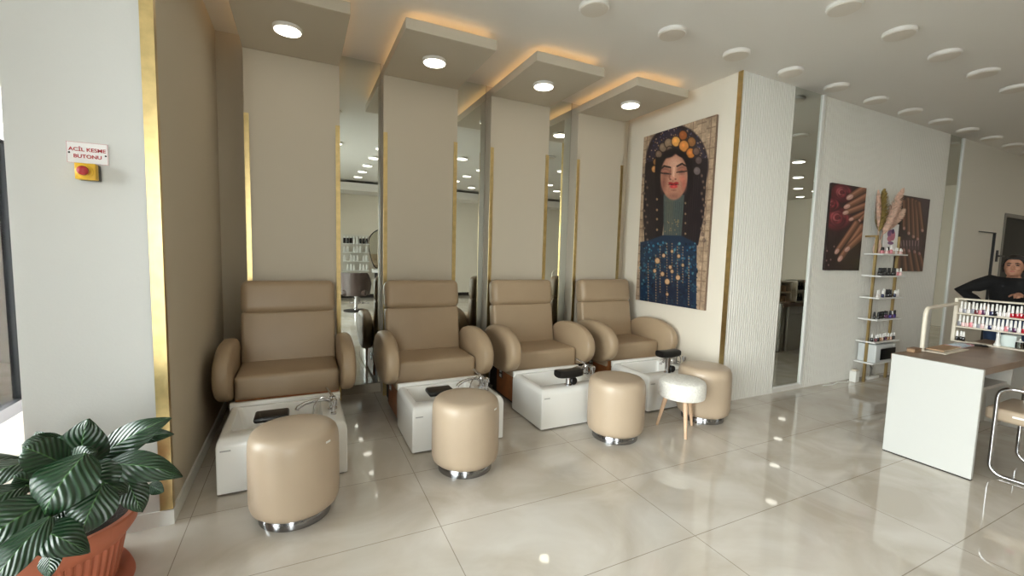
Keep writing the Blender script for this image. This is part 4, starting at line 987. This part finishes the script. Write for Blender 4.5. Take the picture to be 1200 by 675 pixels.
t = thing('product_shelf', 'white five-board product shelf on the rear wall, seen in the mirror', 'shelf unit', (1.06, YB + .03, 0))
for z in (.55, .80, 1.06, 1.31, 1.55): MB().rbox(0, .70, 0, .2, z - .02, z, .003, 1).build('shelf_board', SHELFW, t)
m = MB(); m.box(0, .70, 0, .012, .4, 1.8); m.build('back_board', PLAINP, t)
pt = None; ws = ['bottom', 'second lowest', 'middle', 'second highest', 'top']
for j, z in enumerate((.55, .80, 1.06, 1.31, 1.55)):
    for k in range(8):
        if (j * 5 + k * 3) % 4 == 1 and j < 4: continue
        x = 1.10 + .085 * k; big = j == 4
        lab = '%s product bottle, %s from right, %s board of the mirrored shelf' % ('dark' if big and k not in (3, 4) else 'white', ORD[k], ws[j])
        bottle('product_bottle', lab, 'bottle', (x, YB + .14, z), NP['black'] if big and k not in (3, 4) else WHITEP, CAPW, 'products on the mirrored shelf', .20 if big else .15 + .03 * ((k * 7) % 3) / 2, .032, k % 2 == 0, .05)
t = thing('console_shelf', 'white wall console below an oval mirror, seen in the mirror', 'console', (2.02, YB + .24, 0))
MB().rbox(-.2, .5, -.17, .2, .74, .84, .01, 2).build('top', SHELFW, t); MB().rbox(-.1, .4, -.16, .1, .1, .74, .01, 2).build('cabinet', DARKB, t)
t = thing('oval_mirror', 'tall wavy-edged mirror above the console on the rear wall', 'mirror', (2.1, YB + .001, 1.3))
m = MB(); pts = [((.34 + .04 * math.sin(3 * a)) * math.cos(a), (.62 + .03 * math.cos(2 * a)) * math.sin(a)) for a in [2 * PI * k / 48 for k in range(48)]]
m.loft([[(x, .0, z + .1) for x, z in pts], [(x, .02, z + .1) for x, z in pts]]); m.build('frame', BLACKM, t)
m = MB(); m.loft([[(x * .94, .02, z * .95 + .1) for x, z in pts], [(x * .94, .024, z * .95 + .1) for x, z in pts]]); m.build('glass', MIRROR, t)
# second desk and kitchen corner seen in the fluted wall mirror
t = thing('manicure_desk', 'second desk with an item rack, seen in the fluted wall mirror', 'desk', (6.66, 1.10, 0)); desk(t, 1.5)
t = thing('organiser_box', 'open pale organiser box with round jars on the second desk', 'organiser', (6.72, 1.32, .755))
m = MB(); m.box(0, .3, 0, .015, 0, .34); m.box(0, .015, 0, .2, 0, .34); m.box(.285, .3, 0, .2, 0, .34); m.box(0, .3, 0, .2, 0, .015); m.box(0, .3, 0, .2, .325, .34); m.box(0, .3, 0, .2, .16, .175); m.build('case', PAPER, t)
m = MB()
for x, z in ((.08, .015), (.2, .015), (.08, .175), (.2, .175)): m.cyl((x, .11), .05, z, z + .09, 18)
m.build('jars', KRAFT, t)
t = thing('organiser_box', 'taller dark organiser box beside the pale one on the second desk', 'organiser', (7.12, 1.34, .755))
m = MB(); m.box(0, .34, 0, .015, 0, .36); m.box(0, .015, 0, .2, 0, .36); m.box(.325, .34, 0, .2, 0, .36); m.box(0, .34, 0, .2, 0, .015); m.box(0, .34, 0, .2, .345, .36); m.box(0, .34, 0, .2, .18, .195); m.build('case', RACKM, t)
m = MB()
for x, z in ((.06, .015), (.13, .015), (.2, .015), (.27, .015), (.06, .195), (.13, .195), (.2, .195), (.27, .195)): m.lathe([(.02, z), (.02, z + .06), (.01, z + .075), (.01, z + .12)], (x, .11), 12)
m.build('flasks', CAPB, t)
t = thing('wall_cabinet', 'sage wall cabinet with panel doors on the far wall, seen in the mirror', 'cabinet', (9.6, YB, 1.62))
MB().rbox(0, 3.2, 0, .35, 0, .58, .004, 1).build('carcass', GREENG, t)
for k in range(6): MB().rbox(.01 + k * .53, .52 + k * .53, .35, .37, .01, .57, .004, 1).build('door', GREENG, t)
t = thing('kitchen_counter', 'counter with dark worktop below the sage wall cabinet', 'counter', (9.6, YB + .034, 0))
MB().rbox(0, 3.2, 0, .58, 0, .86, .004, 1).build('carcass', DESKG, t); MB().rbox(-.02, 3.22, 0, .6, .86, .9, .004, 1).build('worktop', DESKT, t)

# ------------------------------------------------------------------ outside the shop front
m = MB(); m.box(-40, XL - .1, -25, 40, -.14, -.02); struct('ground', m, PAVE)
t = thing('brick_building', 'brown brick building front across the pavement outside the glass', 'building', (-7.5, 14, -.02))
MB().box(-1, 0, -5, 22, 0, 3.2).build('wall', BRICKB, t); MB().box(-1.02, .15, -5, 22, 3.2, 3.4).build('cornice', GREYF, t)
for k in range(5): MB().box(0, .03, -3 + k * 5, 0 + k * 5, .9, 2.6).build('window', DARKGL, t)
t = thing('entrance_mat', 'red mat on the pavement outside the glass front', 'mat', (-2.95, 6.4, -.02)); MB().rbox(-.5, .5, -.9, .9, 0, .018, .004, 1).build('pile', RED, t); MB().rbox(-.53, .53, -.93, .93, 0, .010, .004, 1).build('border', DARKB, t)

# ------------------------------------------------------------------ light: daylight through the shop front
w = bpy.data.worlds.new('sky'); SC.world = w; w.use_nodes = True
nt = w.node_tree; bg = nt.nodes['Background']
tc = nt.nodes.new('ShaderNodeTexCoord'); sp = nt.nodes.new('ShaderNodeSeparateXYZ'); r = nt.nodes.new('ShaderNodeValToRGB')
nt.links.new(tc.outputs['Generated'], sp.inputs[0]); nt.links.new(sp.outputs['Z'], r.inputs['Fac'])
r.color_ramp.elements[0].color = (1, .985, .975, 1); r.color_ramp.elements[1].color = (.84, .91, 1, 1); r.color_ramp.elements[1].position = .9
nt.links.new(r.outputs['Color'], bg.inputs['Color']); bg.inputs['Strength'].default_value = 19.0
def portal(name, y0, y1, z0, z1):
    l = bpy.data.lights.new(name, 'AREA'); l.shape = 'RECTANGLE'; l.size = y1 - y0; l.size_y = z1 - z0; l.cycles.is_portal = True
    o = bpy.data.objects.new(name, l); COL.objects.link(o); o.location = (XL - .06, (y0 + y1) / 2, (z0 + z1) / 2)
    o.rotation_euler = Vector((1, 0, 0)).to_track_quat('-Z', 'Y').to_euler()
    # size runs along local x; make local x the horizontal axis
    o.rotation_euler = Matrix(((0, 0, -1), (1, 0, 0), (0, -1, 0))).to_euler() if False else o.rotation_euler
    return o
def portal2(name, y0, y1, z0, z1):
    o = portal(name, y0, y1, z0, z1)
    o.matrix_world = Matrix.Translation((XL - .06, (y0 + y1) / 2, (z0 + z1) / 2)) @ Matrix(((0, 0, -1, 0), (1, 0, 0, 0), (0, -1, 0, 0), (0, 0, 0, 1)))
portal2('daylight_portal_entrance', 2.3, 7.0, .1, 2.22)
portal2('daylight_portal_front', -2.2, 1.9, .1, 2.88)

o = portal('daylight_portal_rear', 0, 1.1, .1, 2.88)
o.matrix_world = Matrix.Translation((-1.45, YB - .06, 1.49)) @ Matrix(((1, 0, 0, 0), (0, 0, -1, 0), (0, 1, 0, 0), (0, 0, 0, 1)))

# ------------------------------------------------------------------ camera
cam = bpy.data.cameras.new('camera'); co = bpy.data.objects.new('camera', cam); COL.objects.link(co)
f, yaw, pitch, roll = 509.3, math.radians(25.97), math.radians(4.82), math.radians(1.565)
fw = Vector((math.sin(yaw) * math.cos(pitch), math.cos(yaw) * math.cos(pitch), -math.sin(pitch)))
rt = Vector((math.cos(yaw), -math.sin(yaw), 0)); up = rt.cross(fw)
rt, up = rt * math.cos(roll) + up * math.sin(roll), up * math.cos(roll) - rt * math.sin(roll)
co.matrix_world = Matrix(((rt.x, up.x, -fw.x, 0), (rt.y, up.y, -fw.y, 0), (rt.z, up.z, -fw.z, 1.45), (0, 0, 0, 1)))
cam.sensor_fit = 'HORIZONTAL'; cam.sensor_width = 36; cam.lens = f / 1200 * 36; cam.clip_start = .05; cam.clip_end = 200
SC.camera = co
SC.view_settings.view_transform = 'Standard'; SC.view_settings.look = 'None'; SC.view_settings.gamma = 1; SC.view_settings.use_curve_mapping = False
SC.view_settings.exposure = 0.38
SC.cycles.max_bounces = 10; SC.cycles.diffuse_bounces = 5; SC.cycles.glossy_bounces = 6; SC.cycles.transparent_max_bounces = 12
SC.cycles.caustics_reflective = False; SC.cycles.caustics_refractive = False; SC.cycles.sample_clamp_indirect = 6.0; SC.cycles.use_denoising = True
